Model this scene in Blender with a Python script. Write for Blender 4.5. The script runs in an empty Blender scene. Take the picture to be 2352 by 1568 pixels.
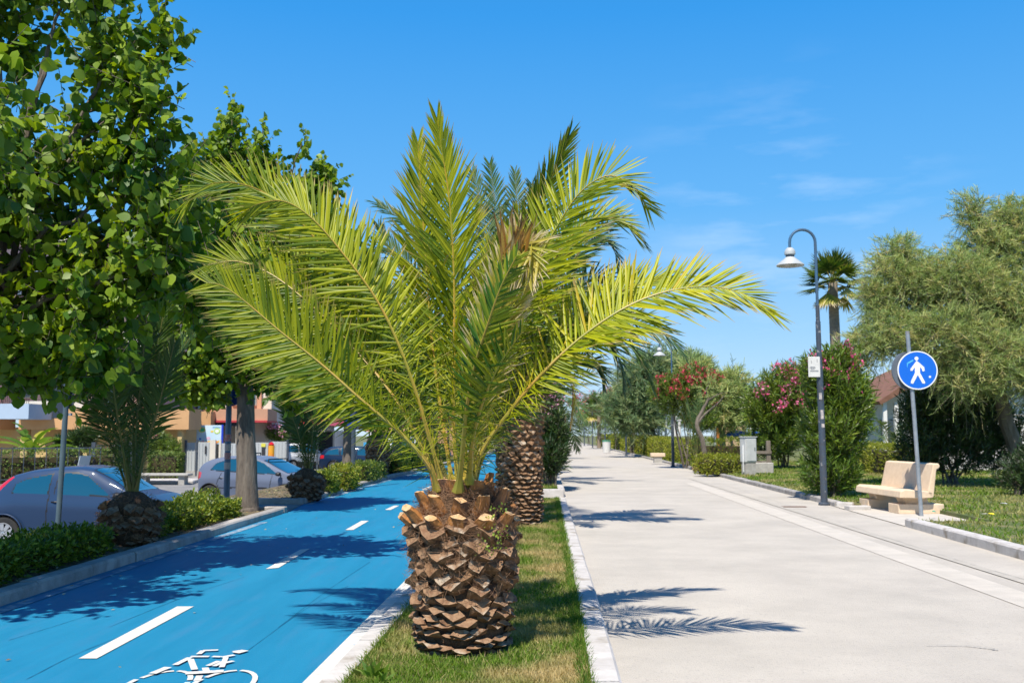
import bpy, math, random
import numpy as np
from mathutils import Vector, Matrix, noise as mnoise
R = math.radians
C = bpy.context.scene.collection
scene = bpy.context.scene

# ---------------------------------------------------------------- camera
CAM_H = 1.24
PITCH = math.atan(216 / 2287)
FPX = 2287.0                     # focal length in pixels of a 2352 px wide picture (35 mm)
cd = bpy.data.cameras.new('camera'); cam = bpy.data.objects.new('camera', cd); C.objects.link(cam)
cam.location = (0, 0, CAM_H); cam.rotation_euler = (math.pi/2 + PITCH, 0, 0)
cd.lens = 35.0; cd.sensor_width = 36.0; cd.clip_end = 6000; cd.clip_start = 0.05
cd.dof.use_dof = True; cd.dof.focus_distance = 6.2; cd.dof.aperture_fstop = 5.0
scene.camera = cam
# ---------------------------------------------------------------- sun, sky, exposure
az = Vector((-0.30, -0.95, 0)).normalized()
EL = R(60)
to_sun = Vector((az.x*math.cos(EL), az.y*math.cos(EL), math.sin(EL)))
sd = bpy.data.lights.new('sun', 'SUN'); sd.energy = 4.4; sd.angle = R(0.55); sd.color = (1.0, 0.94, 0.84)
so = bpy.data.objects.new('sun', sd); C.objects.link(so); so.rotation_euler = to_sun.to_track_quat('Z', 'Y').to_euler()
so.location = (0, 0, 30)
w = bpy.data.worlds.new('World'); scene.world = w; w.use_nodes = True
nt = w.node_tree; nt.nodes.clear()
def wn(t, **k):
    n = nt.nodes.new(t)
    for a, b in k.items(): setattr(n, a, b)
    return n
sky = wn('ShaderNodeTexSky', sky_type='NISHITA', sun_disc=False)
sky.sun_elevation = EL; sky.sun_rotation = math.atan2(az.x, az.y); sky.air_density = 1.0; sky.dust_density = 0.0; sky.ozone_density = 1.4
hs = wn('ShaderNodeHueSaturation'); hs.inputs['Saturation'].default_value = 1.12; hs.inputs['Value'].default_value = 1.0
tc = wn('ShaderNodeTexCoord'); mp = wn('ShaderNodeMapping'); mp.inputs['Scale'].default_value = (5, 5, 22)
nz = wn('ShaderNodeTexNoise'); nz.inputs['Scale'].default_value = 1.3; nz.inputs['Detail'].default_value = 7; nz.inputs['Roughness'].default_value = 0.55
rp = wn('ShaderNodeMapRange'); rp.inputs['From Min'].default_value = 0.5; rp.inputs['From Max'].default_value = 0.8
dotn = wn('ShaderNodeVectorMath', operation='DISTANCE'); dotn.inputs[1].default_value = Vector((0.28, 1.0, 0.19)).normalized()
r2 = wn('ShaderNodeMapRange'); r2.inputs['From Min'].default_value = 0.20; r2.inputs['From Max'].default_value = 0.02; r2.inputs['To Max'].default_value = 0.4
mu = wn('ShaderNodeMath', operation='MULTIPLY'); mx = wn('ShaderNodeMixRGB'); mx.inputs[2].default_value = (7.5, 8.4, 9.4, 1)
bg = wn('ShaderNodeBackground'); bg.inputs['Strength'].default_value = 0.085; out = wn('ShaderNodeOutputWorld')
L = nt.links.new
tint = wn('ShaderNodeMixRGB', blend_type='MULTIPLY'); tint.inputs[0].default_value = 1; tint.inputs[2].default_value = (0.9, 1.0, 1.1, 1); L(sky.outputs[0], hs.inputs['Color']); L(hs.outputs[0], tint.inputs[1]); L(tc.outputs['Generated'], mp.inputs[0]); L(mp.outputs[0], nz.inputs[0]); L(nz.outputs[0], rp.inputs[0])
L(tc.outputs['Generated'], dotn.inputs[0]); L(dotn.outputs['Value'], r2.inputs[0]); L(rp.outputs[0], mu.inputs[0]); L(r2.outputs[0], mu.inputs[1])
L(mu.outputs[0], mx.inputs[0]); 
sx = wn('ShaderNodeSeparateXYZ'); L(tc.outputs['Generated'], sx.inputs[0]); cr = wn('ShaderNodeValToRGB'); L(sx.outputs['Z'], cr.inputs[0])
el = cr.color_ramp.elements; el[0].position = 0.0; el[0].color = (.50, .68, .87, 1); el[1].position = .75; el[1].color = (.012, .11, .45, 1)
for p_, c_ in ((.10, (.30, .57, .88, 1)), (.22, (.115, .43, .86, 1)), (.40, (.028, .31, .80, 1))): e_ = el.new(p_); e_.color = c_
sc = wn('ShaderNodeVectorMath', operation='SCALE'); sc.inputs['Scale'].default_value = 8.6; L(cr.outputs[0], sc.inputs[0])
mz = wn('ShaderNodeMixRGB'); mz.inputs[0].default_value = .85; L(tint.outputs[0], mz.inputs[1]); L(sc.outputs[0], mz.inputs[2]); L(mz.outputs[0], mx.inputs[1]); L(mx.outputs[0], bg.inputs[0]); L(bg.outputs[0], out.inputs[0])
scene.view_settings.view_transform = 'Standard'; scene.view_settings.look = 'None'
scene.view_settings.exposure = 0.66; scene.view_settings.gamma = 1
scene.render.engine = 'CYCLES'
scene.cycles.max_bounces = 8; scene.cycles.transparent_max_bounces = 8

# ---------------------------------------------------------------- photograph pixel -> place
_s, _c = math.sin(PITCH), math.cos(PITCH)
def ray(x, y):
    u = (x - 1176)/FPX; v = (784 - y)/FPX
    return Vector((u, _c - v*_s, _s + v*_c))
def G(x, y, z=0.0):
    d = ray(x, y); k = (z - CAM_H)/d.z
    return Vector((d.x*k, d.y*k, z))
def W(x, y, D):
    d = ray(x, y); k = D/d.y
    return Vector((d.x*k, D, CAM_H + d.z*k))
def GD(x, D, z=0.0):            # ground point at column x, distance D
    p = W(x, 1000, D); return Vector((p.x, D, z))
RK = 0.039                      # the road drifts this much to the right per metre
def S(s, Y, z=0.0): return Vector((s + RK*Y, Y, z))

# ---------------------------------------------------------------- materials
MATS = {}
def _base(name):
    m = bpy.data.materials.new(name); m.use_nodes = True; t = m.node_tree
    return m, t, t.nodes['Principled BSDF'], t.nodes['Material Output']
def mat(name, c, c2=None, rough=0.7, scale=6.0, detail=5.0, lo=0.35, hi=0.65, bump=0.0, bscale=None, metal=0.0, spec=0.4, c3=None, s3=1.0, coat=0.0, obj=False, stretch=None, f3=(0.52, 0.62)):
    if name in MATS: return MATS[name]
    m, t, b, o = _base(name); N = t.nodes.new; K = t.links.new
    b.inputs['Roughness'].default_value = rough; b.inputs['Metallic'].default_value = metal
    b.inputs['Specular IOR Level'].default_value = spec; b.inputs['Coat Weight'].default_value = coat; b.inputs['Coat Roughness'].default_value = 0.05
    b.inputs['Base Color'].default_value = (*c, 1)
    g = N('ShaderNodeNewGeometry'); src = g.outputs['Position']
    if obj: tco = N('ShaderNodeTexCoord'); src = tco.outputs['Object']
    if stretch:
        mpn = N('ShaderNodeMapping'); mpn.inputs['Scale'].default_value = stretch; K(src, mpn.inputs[0]); src = mpn.outputs[0]
    last = None
    if c2:
        n = N('ShaderNodeTexNoise'); n.inputs['Scale'].default_value = scale; n.inputs['Detail'].default_value = detail; n.inputs['Roughness'].default_value = 0.65
        K(src, n.inputs['Vector']); r = N('ShaderNodeMapRange'); r.inputs[1].default_value = lo; r.inputs[2].default_value = hi
        K(n.outputs[0], r.inputs[0]); mi = N('ShaderNodeMixRGB'); K(r.outputs[0], mi.inputs[0])
        mi.inputs[1].default_value = (*c, 1); mi.inputs[2].default_value = (*c2, 1); last = mi.outputs[0]
        if c3:
            n3 = N('ShaderNodeTexNoise'); n3.inputs['Scale'].default_value = s3; n3.inputs['Detail'].default_value = 6
            K(src, n3.inputs['Vector']); r3 = N('ShaderNodeMapRange'); r3.inputs[1].default_value = f3[0]; r3.inputs[2].default_value = f3[1]; K(n3.outputs[0], r3.inputs[0])
            m3 = N('ShaderNodeMixRGB'); K(r3.outputs[0], m3.inputs[0]); K(last, m3.inputs[1]); m3.inputs[2].default_value = (*c3, 1); last = m3.outputs[0]
        K(last, b.inputs['Base Color'])
    if bump:
        nb = N('ShaderNodeTexNoise'); nb.inputs['Scale'].default_value = bscale or scale*3; nb.inputs['Detail'].default_value = 4; K(src, nb.inputs['Vector'])
        bu = N('ShaderNodeBump'); bu.inputs['Strength'].default_value = bump; bu.inputs['Distance'].default_value = 0.02
        K(nb.outputs[0], bu.inputs['Height']); K(bu.outputs[0], b.inputs['Normal'])
    MATS[name] = m; return m
def leafmat(name, c1, c2, tipc=None, trans=0.3, rough=0.45, c3=None, spec=0.35, pos=None, pscale=1.0, tcol=None, tip0=0.86):
    """colour runs c1..c2 (..c3) by the per-leaf attribute 'var'; 'tip' is the place along the leaf"""
    if name in MATS: return MATS[name]
    m, t, b, o = _base(name); N = t.nodes.new; K = t.links.new
    a = N('ShaderNodeAttribute'); a.attribute_name = 'var'
    cr = N('ShaderNodeValToRGB'); cr.color_ramp.elements[0].color = (*c1, 1); cr.color_ramp.elements[1].color = (*c2, 1)
    if c3:
        cr.color_ramp.elements[1].position = 0.8
        e = cr.color_ramp.elements.new(0.97); e.color = (*c3, 1)
    K(a.outputs['Fac'], cr.inputs[0]); last = cr.outputs[0]
    if pos:
        g = N('ShaderNodeNewGeometry'); n = N('ShaderNodeTexNoise'); n.inputs['Scale'].default_value = pscale; n.inputs['Detail'].default_value = 3; K(g.outputs['Position'], n.inputs['Vector'])
        r = N('ShaderNodeMapRange'); r.inputs[1].default_value = 0.46; r.inputs[2].default_value = 0.64; K(n.outputs[0], r.inputs[0])
        mi = N('ShaderNodeMixRGB'); K(r.outputs[0], mi.inputs[0]); K(last, mi.inputs[1]); mi.inputs[2].default_value = (*pos, 1); last = mi.outputs[0]
    if tipc:
        a2 = N('ShaderNodeAttribute'); a2.attribute_name = 'tip'; ad = N('ShaderNodeMath'); ad.operation = 'MULTIPLY_ADD'
        ad.inputs[1].default_value = 0.16; K(a.outputs['Fac'], ad.inputs[0]); K(a2.outputs['Fac'], ad.inputs[2])
        r2 = N('ShaderNodeMapRange'); r2.inputs[1].default_value = tip0; r2.inputs[2].default_value = tip0+0.22; K(ad.outputs[0], r2.inputs[0])
        m2 = N('ShaderNodeMixRGB'); K(r2.outputs[0], m2.inputs[0]); K(last, m2.inputs[1]); m2.inputs[2].default_value = (*tipc, 1); last = m2.outputs[0]
    K(last, b.inputs['Base Color']); b.inputs['Roughness'].default_value = rough; b.inputs['Specular IOR Level'].default_value = spec
    if trans:
        tr = N('ShaderNodeBsdfTranslucent'); gm = N('ShaderNodeMixRGB'); gm.blend_type = 'MULTIPLY'; gm.inputs[0].default_value = 1; gm.inputs[2].default_value = (*(tcol or (1.6, 1.5, 0.5)), 1)
        K(last, gm.inputs[1]); K(gm.outputs[0], tr.inputs[0]); ms = N('ShaderNodeMixShader'); ms.inputs[0].default_value = trans
        K(b.outputs[0], ms.inputs[1]); K(tr.outputs[0], ms.inputs[2]); K(ms.outputs[0], o.inputs[0])
    MATS[name] = m; return m
def glass(name='car_glass', c=(0.008, 0.07, 0.12)):
    return mat(name, c, rough=0.04, spec=1.0, coat=0.6)

# ---------------------------------------------------------------- objects
def tag(o, label=None, cat=None, group=None, kind=None):
    if label: o['label'] = label
    if cat: o['category'] = cat
    if group: o['group'] = group
    if kind: o['kind'] = kind
    return o
def thing(name, label, cat, loc=(0, 0, 0), rz=0, group=None):
    o = bpy.data.objects.new(name, None); C.objects.link(o); o.location = loc; o.rotation_euler = (0, 0, rz); o.empty_display_size = 0.2
    return tag(o, label, cat, group)
def children(o): return [c for c in C.objects if c.parent == o]
def copy_tree(o, parent=None):
    c = o.copy(); C.objects.link(c); c.parent = parent
    for ch in children(o): copy_tree(ch, c)
    return c
def link(name, me, m, parent=None, off=None, smooth=False):
    o = bpy.data.objects.new(name, me); C.objects.link(o)
    for q in (m if isinstance(m, (list, tuple)) else [m]): me.materials.append(q)
    if off is not None: me.transform(Matrix.Translation(-Vector(off)))
    if parent is not None: o.parent = parent
    if smooth: me.polygons.foreach_set('use_smooth', [True]*len(me.polygons))
    return o
class MB:
    def __init__(s): s.v = []; s.f = []; s.m = []; s.cur = 0
    def add(s, vs, fs):
        b = len(s.v); s.v += [tuple(p) for p in vs]; s.f += [tuple(b+i for i in f) for f in fs]; s.m += [s.cur]*len(fs); return s
    def box(s, c, d, rz=0.0, M=None, bev=0.0):
        x, y, z = d[0]/2, d[1]/2, d[2]/2; r = Matrix.Rotation(rz, 3, 'Z') if M is None else M; c = Vector(c)
        if bev <= 0:
            vs = [r @ Vector((a*x, b*y, e*z)) + c for e in (-1, 1) for a, b in ((-1, -1), (1, -1), (1, 1), (-1, 1))]
            return s.add(vs, [(3, 2, 1, 0), (4, 5, 6, 7), (0, 1, 5, 4), (1, 2, 6, 5), (2, 3, 7, 6), (3, 0, 4, 7)])
        k = bev; rings = []
        for (e, ins) in ((-z, k), (-z+k, 0), (z-k, 0), (z, k)):
            q = k; ring = []
            for a, b in ((-1, -1), (1, -1), (1, 1), (-1, 1)):
                X, Y = a*(x-ins), b*(y-ins)
                if a*b > 0: ring += [(X, Y - b*q), (X - a*q, Y)]
                else: ring += [(X - a*q, Y), (X, Y - b*q)]
            rings.append([r @ Vector((p[0], p[1], e)) + c for p in ring])
        # fix corner order
        vs = [p for rg in rings for p in rg]; fs = []
        for i in range(3):
            for j in range(8):
                a0 = i*8+j; a1 = i*8+(j+1) % 8; fs.append((a0, a1, a1+8, a0+8))
        fs.append(tuple(reversed(range(8)))); fs.append(tuple(range(24, 32)))
        return s.add(vs, fs)
    def tube(s, pts, rad, n=8, cap=True, flat=1.0):
        pts = [Vector(p) for p in pts]; k = len(pts)
        if not hasattr(rad, '__len__'): rad = [rad]*k
        up = None; vs = []
        for i, p in enumerate(pts):
            t = (pts[min(i+1, k-1)] - pts[max(i-1, 0)]).normalized()
            if up is None: up = Vector((0, 0, 1)) if abs(t.z) < 0.9 else Vector((1, 0, 0))
            a = t.cross(up).normalized(); b = a.cross(t).normalized(); up = b
            for j in range(n):
                q = 2*math.pi*j/n; vs.append(p + a*math.cos(q)*rad[i] + b*math.sin(q)*rad[i]*flat)
        fs = [(i*n+j, i*n+(j+1) % n, (i+1)*n+(j+1) % n, (i+1)*n+j) for i in range(k-1) for j in range(n)]
        if cap: fs += [tuple(reversed(range(n))), tuple(range((k-1)*n, k*n))]
        return s.add(vs, fs)
    def lathe(s, prof, c=(0, 0, 0), n=24, M=None, caps=True):
        c = Vector(c); vs = []
        for r, z in prof:
            for j in range(n):
                q = 2*math.pi*j/n; p = Vector((r*math.cos(q), r*math.sin(q), z)); vs.append((M @ p if M else p) + c)
        k = len(prof)
        fs = [(i*n+j, i*n+(j+1) % n, (i+1)*n+(j+1) % n, (i+1)*n+j) for i in range(k-1) for j in range(n)]
        if caps: fs += [tuple(reversed(range(n))), tuple(range((k-1)*n, k*n))]
        return s.add(vs, fs)
    def prism(s, poly, fn, d0, d1):
        """poly 2-D outline, fn(a, b, d) -> point"""
        n = len(poly); vs = [fn(a, b, d0) for a, b in poly] + [fn(a, b, d1) for a, b in poly]
        fs = [tuple(range(n)), tuple(reversed(range(n, 2*n)))] + [(i, i+n, (i+1) % n+n, (i+1) % n) for i in range(n)]
        return s.add(vs, fs)
    def mesh(s, name):
        me = bpy.data.meshes.new(name); me.from_pydata(s.v, [], s.f); me.update()
        if any(s.m): me.polygons.foreach_set('material_index', s.m)
        return me
    def build(s, name, m, parent=None, off=None, smooth=False):
        me = s.mesh(name)
        import bmesh
        bm = bmesh.new(); bm.from_mesh(me); bmesh.ops.recalc_face_normals(bm, faces=bm.faces); bm.to_mesh(me); bm.free()
        o = link(name, me, m, parent, off, False)
        if smooth:
            for p in me.polygons: p.use_smooth = True
            try: me.set_sharp_from_angle(angle=R(35))
            except Exception: pass
        return o
def fast_mesh(name, V, Fs, var=None, tip=None, mi=None, smooth=False):
    V = np.asarray(V, dtype=np.float32).reshape(-1, 3)
    me = bpy.data.meshes.new(name); me.vertices.add(len(V)); me.vertices.foreach_set('co', V.ravel())
    Fs = [np.asarray(F, dtype=np.int32) for F in Fs if len(F)]
    nl = sum(F.size for F in Fs); npoly = sum(len(F) for F in Fs)
    me.loops.add(nl); me.loops.foreach_set('vertex_index', np.concatenate([F.ravel() for F in Fs]))
    st = []; o = 0
    for F in Fs: st.append(o + np.arange(len(F))*F.shape[1]); o += F.size
    me.polygons.add(npoly); me.polygons.foreach_set('loop_start', np.concatenate(st).astype(np.int32))
    if mi is not None: me.polygons.foreach_set('material_index', np.asarray(mi, dtype=np.int32))
    if smooth: me.polygons.foreach_set('use_smooth', np.ones(npoly, dtype=bool))
    me.update(calc_edges=True)
    for nm, a in (('var', var), ('tip', tip)):
        if a is not None:
            at = me.attributes.new(nm, 'FLOAT', 'POINT'); at.data.foreach_set('value', np.asarray(a, dtype=np.float32))
    return me

def nrm(a): return a/np.maximum(np.linalg.norm(a, axis=-1, keepdims=True), 1e-9)
def spline(P, n=40):
    """Catmull-Rom through points -> dense array"""
    P = np.array([list(p) for p in P], dtype=float)
    Q = np.vstack([2*P[0]-P[1], P, 2*P[-1]-P[-2]]); k = len(P)-1; o = []
    for t in np.linspace(0, k, n):
        i = min(int(t), k-1); f = t-i; a, b, c, d = Q[i], Q[i+1], Q[i+2], Q[i+3]
        o.append(0.5*((2*b)+(c-a)*f+(2*a-5*b+4*c-d)*f*f+(-a+3*b-3*c+d)*f**3))
    return np.array(o)

# ---------------------------------------------------------------- foliage tools
SHAPES = {  # (across, along, lift) verts, faces
 'deltoid': ([(0, 0, 0), (.33, .05, .05), (.52, .36, .14), (.36, .68, .12), (0, 1, -.06), (-.36, .68, .12), (-.52, .36, .14), (-.33, .05, .05)],
             [(0, 1, 2, 3), (0, 3, 4, 5), (0, 5, 6, 7)]),
 'ovate': ([(0, 0, 0), (.5, .45, .12), (0, 1, -.05), (-.5, .45, .12)], [(0, 1, 2, 3)]),
 'lance': ([(0, 0, 0), (.5, .4, .15), (0, 1, -.15), (-.5, .4, .15)], [(0, 1, 2), (0, 2, 3)]),
 'strand': ([(-.5, 0, 0), (.5, 0, 0), (.3, 1, 0), (-.3, 1, 0)], [(0, 1, 2, 3)]),
 'blade': ([(-.5, 0, 0), (.5, 0, 0), (.1, 1, .3)], [(0, 1, 2)]),
 'petal': ([(0, 0, 0), (.5, .5, .1), (0, 1, 0), (-.5, .5, .1)], [(0, 1, 2, 3)]),
}
def leaves(P, A, B, ln, wd, shape, var=None):
    T, F = SHAPES[shape]; T = np.array(T); n = len(P); k = len(T)
    A = nrm(A); B = nrm(B - A*np.sum(A*B, 1, keepdims=True)); Nn = np.cross(A, B)
    ln = np.broadcast_to(ln, (n,)); wd = np.broadcast_to(wd, (n,))
    V = P[:, None, :] + B[:, None, :]*(T[None, :, 0:1]*wd[:, None, None]) + A[:, None, :]*(T[None, :, 1:2]*ln[:, None, None]) + Nn[:, None, :]*(T[None, :, 2:3]*wd[:, None, None])
    F = np.array(F); FF = (F[None] + (np.arange(n)*k)[:, None, None]).reshape(-1, F.shape[1])
    va = np.repeat(np.random.rand(n) if var is None else var, k)
    return V.reshape(-1, 3), FF, va, np.tile(T[:, 1], n)
def sticks(P0, P1, r0, r1):
    n = len(P0); d = nrm(P1-P0); a = nrm(np.cross(d, np.array([.31, .17, .93]))); b = np.cross(d, a)
    r0 = np.broadcast_to(r0, (n,))[:, None]; r1 = np.broadcast_to(r1, (n,))[:, None]; vs = []
    for q in (0, 2.094, 4.189): vs.append(P0 + (a*math.cos(q)+b*math.sin(q))*r0)
    for q in (0, 2.094, 4.189): vs.append(P1 + (a*math.cos(q)+b*math.sin(q))*r1)
    V = np.stack(vs, 1).reshape(-1, 3); F = np.array([(0, 1, 4, 3), (1, 2, 5, 4), (2, 0, 3, 5)])
    return V, (F[None] + (np.arange(n)*6)[:, None, None]).reshape(-1, 4)
def in_ell(ells, n, hollow=0.35):
    """n points spread over ellipsoids (cx,cy,cz,rx,ry,rz) by volume, biased to the outside; returns points, outward directions"""
    E = np.array(ells, dtype=float); v = E[:, 3]*E[:, 4]*E[:, 5]; v = v**0.8
    idx = np.random.choice(len(E), n, p=v/v.sum()); d = nrm(np.random.randn(n, 3)); r = np.random.rand(n)**hollow
    e = E[idx]; return e[:, :3] + d*r[:, None]*e[:, 3:], d
def shoots(P, D, slen, per, ln, wd, ang, shape, droop=0.0, leafdroop=0.0, start=0.1, jit=0.25, whorl=None, twig=0.004, lnvar=0.25, var=None):
    """each shoot starts at P, runs along D; 'per' leaves along it. Returns leaf mesh arrays and twig arrays"""
    n = len(P); D = nrm(D); slen = np.broadcast_to(slen, (n,))
    a = nrm(np.cross(D, nrm(np.random.randn(n, 3)))); b = np.cross(D, a)
    t = np.tile(np.linspace(start, 1, per), n); i = np.repeat(np.arange(n), per)
    if whorl: q = (np.arange(n*per) % per)*(2.399 if whorl == 'gold' else 2*math.pi/whorl) + np.random.rand(n*per)*0.6
    else: q = np.random.rand(n*per)*2*math.pi
    down = np.array([0, 0, -1.0])
    pos = P[i] + D[i]*(t*slen[i])[:, None] + down*(droop*(t**2)*slen[i])[:, None]
    rad = a[i]*np.cos(q)[:, None] + b[i]*np.sin(q)[:, None]
    an = ang*(1-0.45*t)+np.random.randn(n*per)*jit*0.5
    A = D[i]*np.cos(an)[:, None] + rad*np.sin(an)[:, None] + down*leafdroop + np.random.randn(n*per, 3)*jit*0.4
    B = np.cross(A, rad + np.random.randn(n*per, 3)*0.7) if leafdroop < 0.5 else np.random.randn(n*per, 3)
    l = ln*(1+np.random.randn(n*per)*lnvar).clip(.4, 1.8)
    vv = None
    if var is not None: vv = (var[i] + np.random.randn(n*per)*0.12).clip(0, 1)
    LV = leaves(pos, A, B, l, l*(wd/ln), shape, vv)
    k = 4; ts = np.linspace(0, 1, k); segs0 = []; segs1 = []
    for j in range(k-1):
        segs0.append(P + D*(ts[j]*slen)[:, None] + down*(droop*ts[j]**2*slen)[:, None]); segs1.append(P + D*(ts[j+1]*slen)[:, None] + down*(droop*ts[j+1]**2*slen)[:, None])
    TW = sticks(np.vstack(segs0), np.vstack(segs1), twig, twig*0.7)
    return LV, TW, P + D*slen[:, None] + down*(droop*slen)[:, None]
def foliage_obj(name, LV, m, parent=None, off=None, kind=None):
    me = fast_mesh(name, LV[0], [LV[1]], var=LV[2], tip=LV[3]); o = link(name, me, m, parent, off)
    if kind: o['kind'] = kind
    return o
def cat_lv(*lvs):
    o = 0; V = []; F = []; a = []; t = []
    for lv in lvs: V.append(lv[0]); F.append(lv[1]+o); a.append(lv[2]); t.append(lv[3]); o += len(lv[0])
    return np.vstack(V), np.vstack(F), np.concatenate(a), np.concatenate(t)
def limb(mb, pts, r0, r1, n=8, k=12, wob=0.0):
    P = spline(pts, k)
    if wob: P[1:-1] += np.random.randn(k-2, 3)*wob
    mb.tube(P, list(np.linspace(r0, r1, k)), n)
def E(x, y, D, rx, ry=None, rz=None):
    """ellipsoid centred where pixel (x,y) lies at distance D; radii in picture pixels except depth ratio"""
    p = W(x, y, D); k = D/FPX; rz = rz or rx
    return (p.x, p.y, p.z, rx*k, (ry or rx)*k, rz*k)

# ---------------------------------------------------------------- palm fronds
def frond(parent, off, P, side, m_leaf, m_rachis, Lmax=0.34, per=95, start=0.16, ang=(75, 50, 22), vee=0.35, droop=0.06, width=0.021, r0=0.022, seed=0, name='frond', spine=True, twist=0.0, k=48, base=None, folds=True, rag=0.0):
    rng = np.random.RandomState(seed); P = spline(P, k); seg = np.linalg.norm(np.diff(P, axis=0), axis=1); cum = np.concatenate([[0], np.cumsum(seg)]); cum /= cum[-1]
    def at(t): return np.stack([np.interp(t, cum, P[:, j]) for j in range(3)], 1)
    t = np.linspace(start, 1.0, per)**0.92; t = np.concatenate([t, t+0.4/per]).clip(0, 1); sg = np.concatenate([np.ones(per), -np.ones(per)])
    T = nrm(at((t+.012).clip(0, 1)) - at(t-.012)); h = np.array(side, dtype=float)[None]
    Sd = nrm(h - T*np.sum(T*h, 1, keepdims=True)); Nn = np.cross(Sd, T); Nn *= np.sign(Nn[:, 2:3].mean() + 1e-6)
    if twist:
        q = (twist*t)[:, None]; Sd, Nn = Sd*np.cos(q)+Nn*np.sin(q), -Sd*np.sin(q)+Nn*np.cos(q)
    n = len(t); u = ((t-start)/(1-start)).clip(0, 1); nsp = 0
    if spine and folds:
        nsp = 34; te = start*.6+rng.rand(nsp)*.34; t = np.concatenate([t, te]); sg = np.concatenate([sg, np.sign(rng.randn(nsp))]); T = nrm(at((t+.012).clip(0, 1)) - at((t-.012).clip(0, 1)))
        Sd = nrm(h - T*np.sum(T*h, 1, keepdims=True)); Nn = np.cross(Sd, T); Nn *= np.sign(Nn[:, 2:3].mean() + 1e-6); n = len(t); u = np.concatenate([u, te*.0])
    an = np.radians(np.interp(u, [0, .5, 1], ang)) + rng.randn(n)*np.interp(u, [0, .3, .5, 1], [.45, .25, .10, .06])
    ve = vee + rng.randn(n)*np.interp(u, [0, .35, .5, 1], [.9, .45, .2, .12])
    d = T*np.cos(an)[:, None] + (Sd*sg[:, None]*np.cos(ve)[:, None] + Nn*np.sin(ve)[:, None])*np.sin(an)[:, None]
    Ln = Lmax*np.interp(u, [0, .10, .20, .36, .5, .75, 1], [.32, .42, .55, .88, 1.0, .86, .38])*(1+rng.randn(n)*0.07)
    wd = width*np.interp(u, [0, .1, .2, .36, .5, 1], [.18, .26, .45, .85, 1, .6])
    if nsp: Ln[-nsp:] *= (.8+1.3*rng.rand(nsp)); ve[-nsp:] = rng.randn(nsp)*.9; wd[-nsp:] *= 1.5; d[-nsp:] = nrm(d[-nsp:]+rng.randn(nsp, 3)*.35)
    if rag: Ln *= np.where(rng.rand(n) < rag, rng.rand(n)*0.6+.2, 1)
    org = at(t); wdir = nrm(np.cross(d, Nn)); fn = np.cross(wdir, d)
    us = np.array([0, .3, .68, 1.0]); ws = np.array([.55, 1.0, .85, .06]); V = []; tip = []
    dr = droop*(1+rng.randn(n)*0.4)
    for a, ww in zip(us, ws):
        c = org + d*(Ln*a)[:, None] + np.array([0, 0, -1.0])*(dr*Ln*a*a)[:, None]
        e = wdir*(wd*ww*0.5)[:, None]
        if folds: V += [c-e, c - fn*(wd*ww*0.28)[:, None], c+e]; tip += [a]*3
        else: V += [c-e, c+e]; tip += [a]*2
    kk = 3 if folds else 2
    V = np.stack(V, 1); nv = V.shape[1]; Ft = []
    for r in range(3):
        for c in range(kk-1): a = r*kk+c; Ft.append((a, a+1, a+kk+1, a+kk))
    F = (np.array(Ft)[None] + (np.arange(n)*nv)[:, None, None]).reshape(-1, 4)
    var = np.repeat((rng.rand(n)*0.62 + (base if base is not None else rng.rand()*0.30) - .12*(sg < 0)).clip(0, 1), nv)
    me = fast_mesh(name, V.reshape(-1, 3), [F], var=var, tip=np.tile(tip, n))
    fo = link(name, me, m_leaf, parent, off)
    mb = MB(); rr = [r0*(1-.86*c**0.7) for c in cum]; rr[0] *= 1.9; rr[1] *= 1.5; rr[2] *= 1.2
    mb.tube(P, rr, 6, flat=0.75); ra = mb.build('rachis', m_rachis, fo, off, smooth=True)
    return fo
def arch(base, azim, elev, length, bend, n=7, sway=0.0):
    """rachis that leaves base at elevation and bends down along its length"""
    p = Vector(base); pts = [p.copy()]; e = elev
    for i in range(n-1):
        st = length/(n-1); pts.append(pts[-1] + Vector((math.cos(azim)*math.cos(e), math.sin(azim)*math.cos(e), math.sin(e)))*st)
        e -= bend/(n-1)*(0.4+1.2*i/(n-1)); azim += sway/(n-1)
    return pts

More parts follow.
